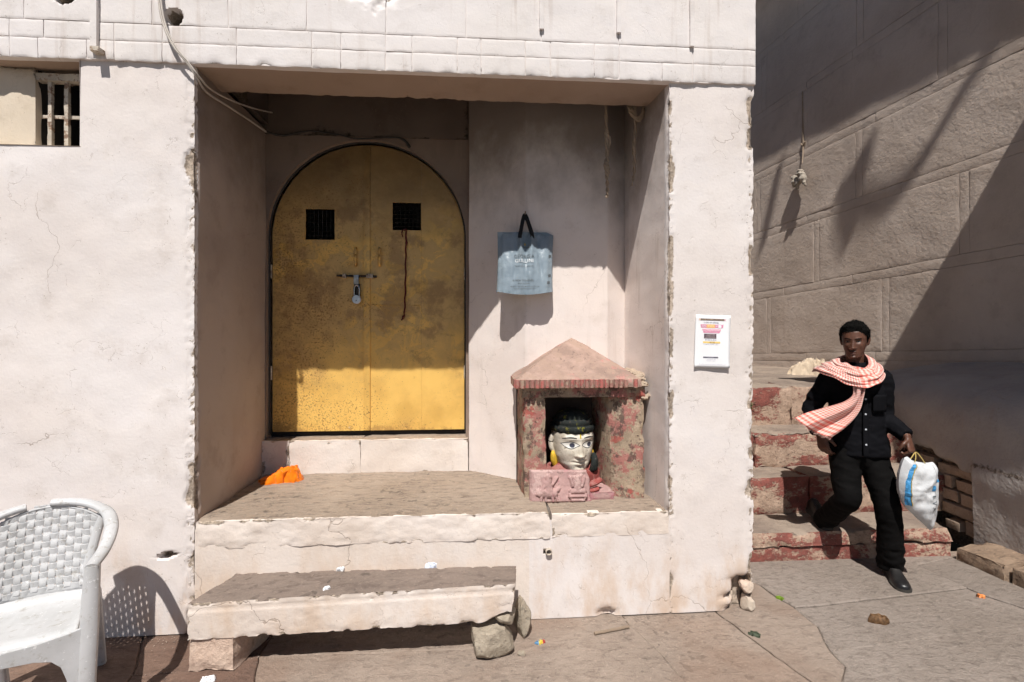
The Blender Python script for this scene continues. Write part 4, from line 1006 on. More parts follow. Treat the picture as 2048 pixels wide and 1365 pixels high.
# offsets measured from the sheet's centre
pbar(-.080, .068, .121, .132, (.10, .055, .07)); pbar(-.086, -.076, .121, .132, (.75, .55, .45)); pbar(.066, .077, .121, .132, (.75, .5, .55))
ptext('ONLINE SHOPPING LOOT DEALS', .0095, -.006, .1265, (.72, .58, .35))
ptext('₹1999 का प्रोडक्ट', .0125, -.012, .1085, (.14, .13, .22))
pbar(-.072, .060, .079, .0985, (.70, .30, .42), slant=.004); pbar(-.040, .012, .0785, .099, (.85, .48, .22), .0015); ptext('मात्र', .013, -.056, .088, (.9, .88, .9)); ptext('₹299', .018, -.014, .0885, (.92, .78, .35)); ptext('में', .013, .022, .088, (.9, .88, .9)); pbar(.032, .050, .080, .096, (.88, .86, .92), .0015)
pbar(-.062, .046, .0605, .0725, (.80, .42, .52), slant=.003); ptext('AMAZON FLIPKART MEESHO', .0072, -.008, .066, (.92, .88, .9)); pbar(-.056, .040, .0490, .0595, (.76, .28, .42), slant=.003); ptext('PRODUCTS LOOT DEALS', .0072, -.008, .054, (.92, .88, .9))
for i, s_ in enumerate(('100% GENUINE', 'SHOPPING OFFER', 'BEST PRICE DEALS')):
    pbar(-.053, .021, .0355 - i * .0092, .0440 - i * .0092, (.12, .075, .095)); ptext(s_, .0072, -.014, .0396 - i * .0092, (.68, .60, .55))
ptext('हर दिन नए ऑफर', .0105, -.012, .0085, (.18, .16, .30))
pbar(-.058, .045, -.0105, .0000, (.86, .62, .20)); ptext('अभी जुड़ें', .0095, -.004, -.0052, (.30, .16, .10)); ptext('Scan and join Telegram channel', .0068, -.010, -.0165, (.25, .26, .38))
pbar(-.054, .035, -.0965, -.0885, (.14, .13, .17)); ptext('JOIN NOW', .0068, -.010, -.0925, (.7, .7, .75))
ptext('1. free LOOT DEALS', .0066, -.010, -.1035, (.40, .38, .50)); ptext('2. No order minimum', .0066, -.006, -.1120, (.40, .38, .50))
pbar(-.078, .086, -.1335, -.1325, (.55, .53, .66))

# ================================================================== things at the door
lock = empty('padlock', (-.882, 3.815, 1.873), 'round steel padlock hanging from the bolt of the gold door', 'padlock')
v, f = tube([(-.882, 3.822, 1.872, .029), (-.882, 3.818, 1.872, .034), (-.882, 3.803, 1.872, .034), (-.882, 3.799, 1.872, .030)], 28, V((0, 0, 1))); mk('lock_body', v, f, plain('brushed steel', (.55, .55, .57), .32, .5, .8, .1, 60), lock)
v, f = tube(smooth_path([(-.900, 3.812, 1.895, .006), (-.901, 3.812, 1.945, .006), (-.895, 3.812, 1.968, .006), (-.882, 3.812, 1.977, .006), (-.869, 3.812, 1.968, .006), (-.863, 3.812, 1.945, .006), (-.864, 3.812, 1.895, .006)], 5), 8, V((0, 1, 0))); mk('shackle', v, f, plain('chrome', (.5, .5, .5), .25, .5, .9), lock)
v, f = tube([(-.882, 3.800, 1.862, .004), (-.882, 3.7975, 1.862, .004)], 10); mk('keyhole', v, f, DARK, lock)
MAROON = plain('maroon thread', (.11, .018, .015), .8)
v, f = join(tube([(q[0] + .0025 * math.sin(i * .9), q[1] + .0025 * math.cos(i * .9), q[2], q[3] * (1.7 if i in (16, 52, 53) else 1)) for i, q in enumerate(smooth_path([(-.522, 3.850, 2.405, .0065), (-.520, 3.826, 2.398, .0065), (-.519, 3.826, 2.30, .0065), (-.523, 3.828, 2.176, .006), (-.524, 3.828, 2.02, .006), (-.528, 3.828, 1.873, .006), (-.533, 3.828, 1.77, .0055), (-.543, 3.826, 1.735, .006), (-.553, 3.826, 1.717, .0045)], 8))], 7), tube(smooth_path([(-.522, 3.84, 2.402, .005), (-.540, 3.822, 2.40, .005), (-.551, 3.822, 2.375, .005), (-.543, 3.822, 2.345, .0045)], 5), 6))
tag(mk('red_cord', v, f, MAROON, org=(-.52, 3.83, 2.4)), 'dark red thread hanging from the right grille of the gold door', 'cord')

def crumple(name, loc, sx, sy, h, seed, mat, label, cat, fold=1., rot=0., nx=56, ny=40, outline=None, solid=.003, group=None):
    vs = []
    for i in range(nx + 1):
        for j in range(ny + 1):
            u, w = i / nx * 2 - 1, j / ny * 2 - 1
            r_ = max(abs(u), abs(w)); a_ = math.atan2(w, u); k = 1 + .22 * fb((math.cos(a_), math.sin(a_), seed), 1.6, 3)
            if r_ > 0:
                l_ = math.hypot(u, w); s_ = r_ / l_ * .55 + .45
                u2, w2 = u * s_ * k, w * s_ * k
            else: u2 = w2 = 0
            q = V((u2 * 1.4 + seed, w2 * 1.4, seed * .3))
            rg = 1 - abs(fb(q, 1.2, 3)) * 1.6; rg2 = 1 - abs(fb(q, 3.1, 2, 4)) * 1.8
            env = (outline(u, w) if outline else 1) * (1 - sm(.60, 1.0, r_))
            z = h * env * (.45 + fold * .38 * rg + fold * .2 * rg2) + .004 * (1 + fb(q, 6, 2))
            z -= .03 * sm(.86, 1, r_)
            p = V((u2 * sx + fold * .02 * fb(q, 2.5, 2, 9), w2 * sy + fold * .02 * fb(q, 2.5, 2, 17), z))
            vs.append(Matrix.Rotation(rot, 3, 'Z') @ p + V(loc))
    m = ny + 1; fs = [(i * m + j, (i + 1) * m + j, (i + 1) * m + j + 1, i * m + j + 1) for i in range(nx) for j in range(ny)]
    return tag(mk(name, vs, fs, mat, org=loc, sharp=70, solid=solid), label, cat, group)
def cloth(name, col, rough=.85):
    t = T(name); return t.fin(t.mix(t.mr(t.noise(14, 4), .35, .65), col, tuple(c * .8 for c in col)), rough, t.bump(t.noise(300, 2), .25, .002), .1, **{'Sheen Weight': .2})
crumple('orange_cloth', (-1.335, 3.545, .609), .140, .080, .090, 5.7, cloth('saffron cloth', (.86, .20, .005)), 'crumpled bright orange cloth lying at the left of the threshold', 'cloth', 1.1, R(12), outline=lambda u, w: .35 + .65 * sm(-.7, .5, u))
crumple('burlap_sack', (3.90, 5.62, 1.108), .24, .15, .19, 2.4, cloth('cream sackcloth', (.62, .50, .37)), 'crumpled cream sack lying on the landing at the top of the steps', 'sack', 1.2, R(-25), outline=lambda u, w: .5 + .5 * sm(-.9, .1, u))

# ================================================================== ropes and cables
ROPE = plain('old jute rope', (.34, .26, .19), .9, bs=.6, bsc=90); CABLEM = plain('pale cable', (.50, .45, .40), .6); CABLED = plain('dark cable', (.05, .045, .04), .6)
def rope(pts, r_, n=8, tw=.55):
    P_ = smooth_path(pts, n); a_ = []; b_ = []
    for i, p in enumerate(P_):
        for L, ph in ((a_, 0), (b_, math.pi)): L.append((p[0] + r_ * .55 * math.cos(i * tw + ph), p[1] + r_ * .55 * math.sin(i * tw + ph), p[2], r_ * .7 * (p[3] if len(p) > 3 else 1)))
    return join(tube(a_, 6), tube(b_, 6))
v, f = join(rope([(.838, 3.16, 3.10, .7), (.838, 3.15, 2.95, .7), (.842, 3.15, 2.90, 1.6), (.840, 3.15, 2.85, 1.), (.843, 3.15, 2.75, 1.), (.838, 3.15, 2.70, 1.8), (.846, 3.15, 2.665, 1.9), (.842, 3.15, 2.62, .9), (.846, 3.15, 2.55, .8), (.843, 3.15, 2.49, .6)], .011, 9), rope([(.845, 3.15, 2.90, 1), (.862, 3.145, 2.86, .9), (.852, 3.15, 2.79, .8), (.840, 3.15, 2.69, .8)], .007))
tag(mk('hanging_rope', v, f, ROPE, org=(.84, 3.15, 3.07)), 'knotted jute rope hanging from the recess beam above the shrine', 'rope')
v, f = join(rope([(1.03, 3.16, 3.09, 1), (1.035, 3.17, 2.95, 1), (1.028, 3.18, 2.84, 1.3), (1.036, 3.19, 2.75, 1), (1.032, 3.19, 2.66, .8), (1.018, 3.19, 2.58, .5)], .010, 9), *[rope([(.985 + k * .01, 3.16, 3.085, 1), (1.0 + k * .012, 3.15, 3.03 - k * .008, 1), (1.035 + k * .006, 3.145, 3.005 - k * .010, 1), (1.075, 3.15, 3.03 - k * .006, 1), (1.085, 3.16, 3.085, 1)], .009) for k in range(3)])
tag(mk('rope_coil', v, f, ROPE, org=(1.03, 3.16, 3.05)), 'coiled rope with a loose end in the upper right corner of the recess', 'rope')
v, f = join(tube(smooth_path([(-1.69, 2.79, 3.72, .006), (-1.672, 2.775, 3.44, .006), (-1.645, 2.768, 3.27, .006), (-1.59, 2.765, 3.14, .006), (-1.53, 2.775, 3.065, .006), (-1.488, 2.80, 2.995, .006), (-1.492, 2.90, 2.965, .006), (-1.485, 3.1, 2.985, .006), (-1.495, 3.4, 3.03, .006), (-1.49, 3.70, 3.06, .006)], 8), 6),
            tube(smooth_path([(-1.675, 2.79, 3.72, .005), (-1.660, 2.775, 3.43, .005), (-1.632, 2.768, 3.26, .005), (-1.576, 2.765, 3.135, .005), (-1.520, 2.775, 3.062, .005), (-1.478, 2.80, 3.0, .005), (-1.478, 2.92, 2.99, .005), (-1.47, 3.1, 3.02, .005), (-1.46, 3.4, 3.10, .005), (-1.45, 3.7, 3.2, .005)], 8), 6))
tag(mk('cable', v, f, CABLEM, org=(-1.6, 2.78, 3.3)), 'pale twin cable running down the band into the recess corner', 'cable')
v, f = tube(smooth_path([(-1.49, 3.70, 3.06, .008), (-1.38, 3.73, 3.05, .008), (-1.20, 3.735, 3.09, .006), (-1.0, 3.735, 3.07, .006), (-.86, 3.735, 3.045, .006), (-.6, 3.735, 3.06, .006), (-.52, 3.73, 3.04, .010), (-.48, 3.73, 2.99, .012)], 7), 7)
tag(mk('loose_wire', v, f, CABLED, org=(-1.0, 3.735, 3.05)), 'dark loose wire strung across the wall above the door arch', 'cable')
# bundle of rag on a cord against the side wall
pc = [wp(6.56, 4.93, .01), wp(6.55, 4.5, .012), wp(6.54, 4.2, .016), wp(6.53, 4.05, .03), wp(6.52, 3.93, .05)]
v, f = join(tube([(*p, .008) for p in pc], 6), tube(smooth_path([(*(pc[2] + V((0, .035, .02))), .012), (*(pc[2] + V((0, 0, -.015))), .014), (*(pc[2] + V((0, -.035, .02))), .012)], 4), 7))
rag = empty('rag_bundle', wp(6.52, 3.6), 'knotted grey rag hanging on a cord from the side wall', 'rag')
mk('cord', v, f, ROPE, rag)
RAGM = cloth('grey beige rag', (.40, .35, .29))
shp = []
for (dy, dz, r1, r2, l_, tl) in ((.0, .05, .05, .045, .10, .0), (.07, -.04, .045, .04, .12, .06), (-.06, -.02, .05, .045, .13, -.03), (-.09, -.10, .03, .028, .10, -.02), (.03, -.09, .035, .03, .12, .02), (.09, .03, .035, .03, .06, .05)):
    c_ = wp(6.52, 3.74 + dz, .085) + V((0, dy, 0)); shp.append(tube([(c_.x, c_.y, c_.z + l_ / 2, .008), (c_.x, c_.y, c_.z + l_ * .3, r1), (c_.x - .01, c_.y + tl * .5, c_.z - l_ * .1, r1 * 1.05), (c_.x, c_.y + tl, c_.z - l_ * .45, r2 * .7), (c_.x, c_.y + tl, c_.z - l_ * .55, .01)], 10))
v, f, nr = remesh(shp, .012, 2)
mk('rag_cloth', [p + n_ * .022 * fb(p, 14, 3) for p, n_ in zip(v, nr)], f, RAGM, rag)

# ================================================================== white plastic chair
CH = Matrix.Translation((-1.868, 2.235, -.002)) @ Matrix.Rotation(R(24), 4, 'Z') @ Matrix.Diagonal((.95, .96, 1.03, 1))
def plasticm():
    t = T('dirty white plastic')
    c = t.mix(t.mr(t.noise(5, 4, .6), .35, .65), (.52, .52, .525), (.44, .44, .44))
    c = t.mix(t.mul(t.mr(t.noise(26, 5, .72), .55, .66), .6), c, (.30, .275, .24))
    c = t.mix(t.mr(t.noise(50, 3, .7), .64, .68), c, (.66, .66, .66))
    return t.fin(c, .5, t.bump(t.noise(70, 4, .7), .25, .003), .4, **{'Subsurface Weight': 0.})
PLASTIC = plasticm()
chair = empty('plastic_chair', (-1.905, 2.235, 0), 'dirty white plastic armchair with woven back and broken top rail', 'chair')
def cm(name, vf, mat=PLASTIC, parent=chair, **kw): return mk(name, [CH @ V(p) for p in vf[0]], vf[1], mat, parent, **kw)
def backy(x, z): t_ = (z - .44) / .36; return .185 + .10 * max(0, t_) ** 1.1 - .55 * x * x
def hw(z): return .150 + .055 * sm(.44, .74, z) ** 1.2
def ztop(x): return .792 - 1.5 * x * x
# seat
xs = lin(-1, 1, 30); ys = lin(0, 1, 26); top_ = []
for u in xs:
    for w in ys:     # w 0 front .. 1 back
        hwid = .225 - .04 * w; x = u * hwid; y = -.235 + .425 * w
        z = .425 - .022 * sm(0, .9, w) - .010 * (1 - u * u) * math.sin(math.pi * min(1, w)) - .05 * (1 - sm(0, .10, w)) ** 2 + .012 * sm(.85, 1, abs(u)) + .035 * sm(.93, 1, w)
        z += .0012 * math.sin(u * 60 + 5 * w) * sm(.1, .3, w)
        top_.append((x, y, z))
m = 27; fs = [(i * m + j, (i + 1) * m + j, (i + 1) * m + j + 1, i * m + j + 1) for i in range(30) for j in range(26)]
cm('seat', (top_, fs), solid=.010, sharp=60)
# front apron flowing into the legs
half = [(0, .352), (.09, .348), (.145, .335), (.176, .305), (.195, .25), (.207, .15), (.222, 0), (.275, 0), (.272, .2), (.266, .40), (.262, .44), (.2, .425), (.1, .410), (0, .405)]
out = [(x, z) for x, z in half] + [(-x, z) for x, z in half[-2:0:-1]]
v, f = fill2d([out], .010, .002); cm('front_apron', ([(a_[0], -.238 - a_[2] - .02 * sm(.3, 0, a_[1]), a_[1]) for a_ in v], f), smooth=False)
def rloft(sec):   # sections: centre, half x, half y -> rounded rectangle
    rings = []
    for (x, y, z, a_, b_) in sec:
        rings.append([(x + a_ * sx * kx, y + b_ * sy * ky, z) for sx, sy, kx, ky in ((1, -1, 1, .6), (1, 1, 1, .6), (1, 1, .6, 1), (-1, 1, .6, 1), (-1, 1, 1, .6), (-1, -1, 1, .6), (-1, -1, .6, 1), (1, -1, .6, 1))])
    return loft(rings)
for sx in (-1, 1):
    cm('leg', rloft([(.250 * sx, -.235, 0, .030, .022), (.256 * sx, -.232, .2, .028, .026), (.262 * sx, -.222, .42, .030, .028), (.266 * sx, -.212, .58, .028, .027), (.270 * sx, -.206, .662, .025, .024)]), sharp=45)
    cm('leg', rloft([(.185 * sx, .335, 0, .026, .020), (.186 * sx, .28, .2, .025, .023), (.186 * sx, .215, .40, .026, .026), (.180 * sx, .195, .44, .024, .02)]), sharp=45)
    cm('side_rail', rloft([(.232 * sx, -.22, .36, .010, .010), (.232 * sx, -.22, .43, .010, .010)]) if 0 else tube([(.240 * sx, -.22, .395, .008, .035), (.225 * sx, 0, .385, .008, .032), (.198 * sx, .20, .39, .008, .035)], 10), sharp=45)
    # back stile
    cm('back_stile', tube(smooth_path([(.185 * sx, .178, .405, .026, .010), (.172 * sx, .186, .46, .024, .010), (.170 * sx, backy(.17, .52), .52, .022, .010), (.182 * sx, backy(.18, .60), .60, .020, .010), (.203 * sx, backy(.2, .69), .69, .019, .010), (.222 * sx, backy(.21, .745), .75, .018, .012)], 6), 10, V((0, 1, 0))), sharp=60)
    x0 = .008 if sx > 0 else -.085
    arm = ([(x0, .292, .808, .026, .016), (.10, .284, .800, .027, .017), (.175, .262, .782, .028, .017)] if sx > 0 else [(.085, .288, .802, .026, .016), (.13, .276, .794, .027, .017), (.18, .260, .780, .028, .017)]) + [(.240, .210, .752, .029, .017), (.272, .120, .722, .029, .017), (.284, .02, .698, .028, .016), (.284, -.09, .678, .027, .016), (.276, -.17, .668, .026, .016), (.268, -.225, .660, .024, .014)]
    cm('arm', tube([(p[0] * sx if i or sx < 0 else p[0], *p[1:]) for i, p in enumerate(smooth_path(arm, 6))], 12), sharp=60)
cm('lower_back_rail', tube(smooth_path([(-.17, .186, .448, .012, .020), (0, .196, .442, .012, .020), (.17, .186, .448, .012, .020)], 6), 10), sharp=60)
cm('top_edge', tube([(x, backy(x, ztop(x)) , ztop(x), .007, .006) for x in lin(-.205, .205, 20)], 8))
sp_ = .0305; k = 0
def ribbon(pts, across, half_, th=.0016):
    rings = []
    for p in pts: rings.append([V(p) + V(across) * (half_ * a_) + V((0, b_, 0)) for a_, b_ in ((-1, 0), (-.8, -th), (.8, -th), (1, 0), (.8, th), (-.8, th))])
    return loft(rings)
for i in range(-6, 7):
    x = i * sp_
    zs_ = [z for z in lin(.455, .455 + sp_ / 2 * 24, 24 * 2) if z < ztop(x) + .004 and abs(x) < hw(z) + .012]
    if len(zs_) < 4: continue
    pts = [(x, backy(x, z) + .0030 * math.cos(math.pi * (z - .455) / sp_ + math.pi * i), z) for z in zs_]
    cm('woven_strip', ribbon(pts, (1, 0, 0), .0135), smooth=False)
for j in range(0, 12):
    z = .455 + j * sp_; h_ = hw(z) + .008
    if z > .62: h_ = min(h_, math.sqrt(max(0, (.795 - z) / 1.5)))
    if h_ < .03: continue
    n_ = int(h_ * 2 / (sp_ / 4)); pts = [(x, backy(x, z) - .0030 * math.cos(math.pi * x / sp_ + math.pi * j), z) for x in lin(-h_, h_, n_)]
    cm('woven_strip', ribbon(pts, (0, 0, 1), .0135), smooth=False)

# ================================================================== litter
v, f = tube([(x, y, .008 + .001 * math.sin(i * 2), .0085) for i, (x, y) in enumerate([(.640 + .0255 * i, 2.648 + .0058 * i) for i in range(9)])], 8)
tag(mk('stick', v, f, plain('dry stick', (.24, .18, .13), .85, bs=.6), org=(.74, 2.67, 0)), 'short dry stick lying on the paving before the plinth', 'stick')
def scrap(name, loc, sx, sy, h, seed, mat, label, cat, rot=0.): return crumple(name, loc, sx, sy, h, seed, mat, label, cat, .6, rot, 12, 10, solid=.0006)
wm = T('snack wrapper'); wx = wm.xyz(); cc = wm.mix(wm.mr(wx[0], .33, .335), (.12, .28, .48), (.62, .48, .07)); cc = wm.mix(wm.mr(wx[0], .352, .356), cc, (.42, .06, .05)); wm = wm.fin(cc, .3, None, .5)
scrap('snack_wrapper', (.342, 2.603, .001), .030, .014, .004, 4., wm, 'small yellow red and blue snack wrapper on the paving right of the bench', 'wrapper', .3)
scrap('paper_scrap', (-1.245, 2.437, .001), .035, .022, .012, 5., PAPER, 'torn white paper on the paving below the bench block', 'paper', .4)
scrap('paper_scrap', (-.74, 2.565, .346), .013, .010, .004, 6., PAPER, 'tiny white paper scrap near the front of the bench top', 'paper', .2)
scrap('paper_scrap', (-.73, 2.785, .338), .018, .009, .006, 7., PAPER, 'thin white paper strip at the back of the bench top', 'paper', .1)
FILM = plain('clear plastic film', (.62, .66, .76), .2, .6)
scrap('plastic_film', (-.24, 2.765, .346), .034, .018, .016, 8., FILM, 'crumpled clear plastic film on the bench top against the plinth', 'plastic', .1)
DRYLEAF = plain('dry brown leaf', (.12, .065, .03), .7, var=.4, vs=60)
scrap('dry_leaf', (2.275, 2.662, .002), .055, .026, .034, 9., DRYLEAF, 'curled dark dry leaf on the open paving in front of the man', 'leaf', -.2)
scrap('green_leaf', (1.502, 2.590, .001), .030, .018, .006, 10., plain('dull green leaf', (.05, .065, .04), .6, var=.3, vs=50), 'dull green leaf scrap on the paving right of the pillar foot', 'leaf', -.6)
scrap('green_leaf', (1.86, 2.93, .001), .020, .008, .008, 11., plain('bright green leaf', (.16, .26, .02), .6), 'small bright green leaf in the paving crack by the pillar', 'leaf', -.5)
scrap('orange_petal', (3.11, 2.86, .001), .020, .010, .008, 12., plain('orange petal', (.70, .25, .08), .6), 'small orange petal on the paving near the kerb', 'petal', -.5)
# broken stones at the foot of the pillar and weeds on the steps
for i, (x, y, z, s_) in enumerate(((1.597, 2.848, .10, (.042, .05, .045)), (1.600, 2.845, -.004, (.045, .055, .055)))):
    rock('broken_stone', (x, y, z), s_, 31 + i, PALEBLOCK, ('upper', 'lower')[i] + ' pale broken stone lodged in the crumbled pillar foot', 'stones in the pillar foot', .3 * i)
LEAFM = plain('weed leaf', (.07, .11, .03), .6, var=.35, vs=70)
def weed(loc, n, r_, seed, label):
    q = random.Random(seed); vs = []; fs = []
    for i in range(n):
        a_ = q.uniform(0, 6.28); d = q.uniform(.2, 1) * r_; h_ = q.uniform(.1, .9) * r_
        c_ = V(loc) + V((math.cos(a_) * d, -abs(math.sin(a_)) * d * .6, h_ - .3 * r_)); L = q.uniform(.012, .022); b_ = q.uniform(0, 6.28); t_ = q.uniform(-.5, .8)
        e1 = V((math.cos(b_), math.sin(b_) * .5, t_)).normalized() * L; e2 = V((-math.sin(b_), math.cos(b_), .3)).normalized() * L * .4; o_ = len(vs)
        vs += [c_ - e1, c_ + e2 + V((0, 0, .003)), c_ + e1, c_ - e2 + V((0, 0, .003))]; fs.append((o_, o_ + 1, o_ + 2, o_ + 3))
        o_ = len(vs); vs += [V(loc), V(loc) + V((.002, 0, 0)), c_ - e1]; fs.append((o_, o_ + 1, o_ + 2))
    tag(mk('weed', vs, fs, LEAFM, org=loc, smooth=False), label, 'plant')
weed((2.47, 4.385, .93), 30, .09, 1, 'small green weed growing from the top red riser beside the pillar')
weed((3.66, 3.86, .235), 34, .09, 2, 'small weeds growing at the foot of the exposed bricks')

# grit and dust swept against the walls and into the joints
gq = random.Random(12); vs = []; fs = []
def grain(x, y, z, r_):
    b0 = len(vs); a_ = gq.uniform(0, 6.3)
    for k in range(4): vs.append(V((x + r_ * math.cos(a_ + k * 1.57) * gq.uniform(.6, 1.2), y + r_ * math.sin(a_ + k * 1.57) * gq.uniform(.6, 1.2), z)))
    vs.append(V((x + gq.uniform(-.3, .3) * r_, y, z + r_ * gq.uniform(.4, .8))))
    fs.extend([(b0, b0 + 1, b0 + 4), (b0 + 1, b0 + 2, b0 + 4), (b0 + 2, b0 + 3, b0 + 4), (b0 + 3, b0, b0 + 4)])
for _ in range(1100):
    x = gq.uniform(-2.4, 1.62); grain(x, 2.81 - abs(gq.gauss(0, .05)), -.002, gq.uniform(.0015, .0045))
for _ in range(900): grain(gq.uniform(-1.3, 3.4), gq.uniform(2.1, 2.8), -.003, gq.uniform(.001, .0032))
for _ in range(500): grain(gq.uniform(1.7, 3.45), 3.39 - abs(gq.gauss(0, .05)), -.003, gq.uniform(.0015, .004))
for poly in SLABS:
    for p, q in zip(poly, poly[1:] + poly[:1]):
        for _ in range(int(34 * math.hypot(p[0] - q[0], p[1] - q[1]))):
            t_ = gq.random(); grain(p[0] + (q[0] - p[0]) * t_ + gq.gauss(0, .006), p[1] + (q[1] - p[1]) * t_ + gq.gauss(0, .006), -.004, gq.uniform(.001, .003))
for _ in range(500): grain(gq.uniform(.45, 1.1), gq.uniform(2.86, 3.06), .590, gq.uniform(.001, .004))
for _ in range(400): grain(gq.uniform(-1.45, .4), gq.uniform(2.9, 3.7), .604, gq.uniform(.001, .003))
tag(mk('grit', vs, fs, stone('grit', (.40, .33, .27), (.28, .22, .18), (.15, .11, .09), (1, 1, 1), .3), smooth=False), 'fine grit and dust scattered over the paving and platform', 'grit', kind='stuff')
# ================================================================== the man coming down the steps
man = empty('person', (2.65, 3.2, 0), 'man in black shirt and trousers with a pink checked scarf walking down', 'person')
FWD = V((-.37, -.93, 0)).normalized(); RGT = V((.93, -.37, 0)).normalized()
def ering(c, a_, b_, n=28, pw=2.4, r_=RGT, f_=FWD):
    out = []
    for i in range(n):
        t_ = 2 * math.pi * i / n; ct, st = math.cos(t_), math.sin(t_)
        out.append(V(c) + r_ * (a_ * math.copysign(abs(ct) ** (2 / pw), ct)) + f_ * (b_ * math.copysign(abs(st) ** (2 / pw), st)))
    return out
def limb(pts, n=6, seg=16): return tube(smooth_path(pts, n), seg, FWD)
RS, LS = (2.468, 3.308, 1.298), (2.738, 3.196, 1.308)
RE, RW = (2.408, 3.415, 1.085), (2.375, 3.290, .915)
LE, LW = (2.768, 3.205, 1.055), (2.786, 3.030, .945)
# --- skin: head, neck, arms, hands, hidden core, fused into one body
def mfeat(x, z):
    ax = abs(x); r_ = 0; t_ = max(0, min(1, (.010 - z) / .05))
    if z > -.052: r_ += (.004 + .021 * t_) * math.exp(-(x / (.0065 + .0065 * t_)) ** 2) * sm(.022, .004, z) * sm(-.054, -.046, z)
    r_ += .010 * G(ax, z, .0125, -.043, .0065, .006)
    r_ -= .010 * G(ax, z, .031, -.001, .016, .0095)
    r_ += .0055 * G(ax, z, .028, .019, .022, .007)
    r_ += .006 * G(ax, z, .045, -.026, .018, .016)
    r_ += .0075 * G(x, z, 0, -.0715, .020, .0048) + .0085 * G(x, z, 0, -.0835, .017, .0058)
    r_ -= .008 * G(x, z, 0, -.0775, .021, .0022)
    r_ -= .004 * G(x, z, 0, -.093, .014, .005)
    r_ += .008 * G(x, z, 0, -.106, .016, .009)
    r_ -= .003 * G(ax, z, .040, -.062, .012, .02)
    return r_
mprof = [(-.124, .010, .030, .0, -.045), (-.118, .030, .056, .02, -.033), (-.100, .046, .074, .05, -.018), (-.07, .057, .083, .07, -.008), (-.04, .065, .088, .085, -.003), (0, .0705, .090, .095, 0), (.03, .073, .092, .10, .002), (.06, .0715, .089, .10, .005), (.085, .062, .075, .088, .008), (.105, .040, .048, .058, .010), (.116, .012, .014, .016, .010)]
HM = Matrix.Translation((2.586, 3.235, 1.572)) @ Matrix.Rotation(R(-44), 4, 'Z') @ Matrix.Rotation(R(5), 4, 'X')
MH = Head(mprof, mfeat, HM, 2.2)
skin = [MH.mesh(64, 72)]
skin.append(tube([(2.605, 3.262, 1.33, .070), (2.607, 3.258, 1.39, .058), (2.600, 3.252, 1.44, .053), (2.594, 3.245, 1.50, .056), (2.590, 3.24, 1.54, .05)], 20))
skin.append(loft([ering((2.60, 3.25, z), a_, b_, 20) for z, a_, b_ in ((.80, .13, .085), (1.0, .125, .08), (1.2, .14, .085), (1.30, .135, .07), (1.355, .06, .05))]))
for S_, E_, W_ in ((RS, RE, RW), (LS, LE, LW)): skin.append(limb([(*S_, .045), (*E_, .036), (*[(a_ * .4 + b_ * .6) for a_, b_ in zip(E_, W_)], .034), (*W_, .026)], 5, 12))
LH, RH = (2.700, 3.225, .84), (2.535, 3.278, .84); LK, RK = (2.712, 3.105, .475), (2.502, 3.185, .515); LA, RA = (2.768, 3.145, .09), (2.553, 3.480, .290)
for H_, K_, A_ in ((LH, LK, LA), (RH, RK, RA)): skin.append(limb([(*H_, .065), (*K_, .045), (*A_, .032)], 6, 12))
for sx in (-1, 1):   # ears
    v, f = tube(smooth_path([(.070 * sx, .012, .026, .006, .008), (.080 * sx, .018, .020, .008, .013), (.081 * sx, .020, 0, .008, .015), (.077 * sx, .012, -.022, .007, .010), (.072 * sx, .006, -.034, .005, .006)], 4), 10, V((0, 1, 0)))
    skin.append(([HM @ p for p in v], f))
def hand(w, d, n_, curls, thumb, side=1, spread=.0205):
    """w wrist, d towards the fingers, n_ palm normal; thumb on +side"""
    w, d, n_ = V(w), V(d).normalized(), V(n_); n_ = (n_ - d * n_.dot(d)).normalized(); s_ = d.cross(n_) * side; out = []
    rings = []
    for t_, a_, b_ in ((-.02, .024, .019), (.0, .026, .018), (.03, .034, .017), (.06, .041, .016), (.085, .041, .0135), (.094, .036, .009)):
        c_ = w + d * t_ + s_ * .003; rings.append([c_ + s_ * (a_ * math.copysign(abs(math.cos(q)) ** .75, math.cos(q))) + n_ * (b_ * math.sin(q)) for q in [2 * math.pi * i / 16 for i in range(16)]])
    out.append(loft(rings))
    for i, (L, (c1, c2, c3)) in enumerate(zip((.92, 1.08, 1.0, .78), curls)):
        b_ = w + d * (.086 - .004 * abs(i - 1.2)) + s_ * (.031 - spread * i); a_ = 0; pts = [(*(b_ - d * .02), .0088), (*b_, .0090)]
        for l_, c_, r_ in ((.041 * L, c1, .0085), (.027 * L, c2, .0078), (.021 * L, c3, .0062)):
            a_ += R(c_); b_ = b_ + (d * math.cos(a_) + n_ * math.sin(a_)) * l_; pts.append((*b_, r_))
        out.append(tube(smooth_path(pts, 3), 10, s_))
    t0 = w + d * .018 + s_ * .022; t1 = t0 + (d * .5 + s_ * .75 + n_ * .35).normalized() * .040; t2 = t1 + (d * .8 + s_ * thumb[0] + n_ * thumb[1]).normalized() * .032; t3 = t2 + (d * .75 + s_ * (thumb[0] - .3) + n_ * (thumb[1] + .25)).normalized() * .025
    out.append(tube(smooth_path([(*t0, .014), (*t1, .0118), (*t2, .0100), (*t3, .0078)], 4), 10, n_))
    return out
skin += hand(RW, (.16, -.26, -.95), (.80, .25, .0), ((22, 32, 22), (26, 36, 24), (30, 38, 26), (34, 40, 28)), (.25, .35), 1)
skin += hand(LW, (.02, -.32, -.95), (-.45, .85, -.1), ((62, 78, 50), (66, 80, 50), (70, 82, 50), (74, 84, 50)), (.1, .75), -1)
v, f, nr = remesh(skin, .0032, 3, .4)
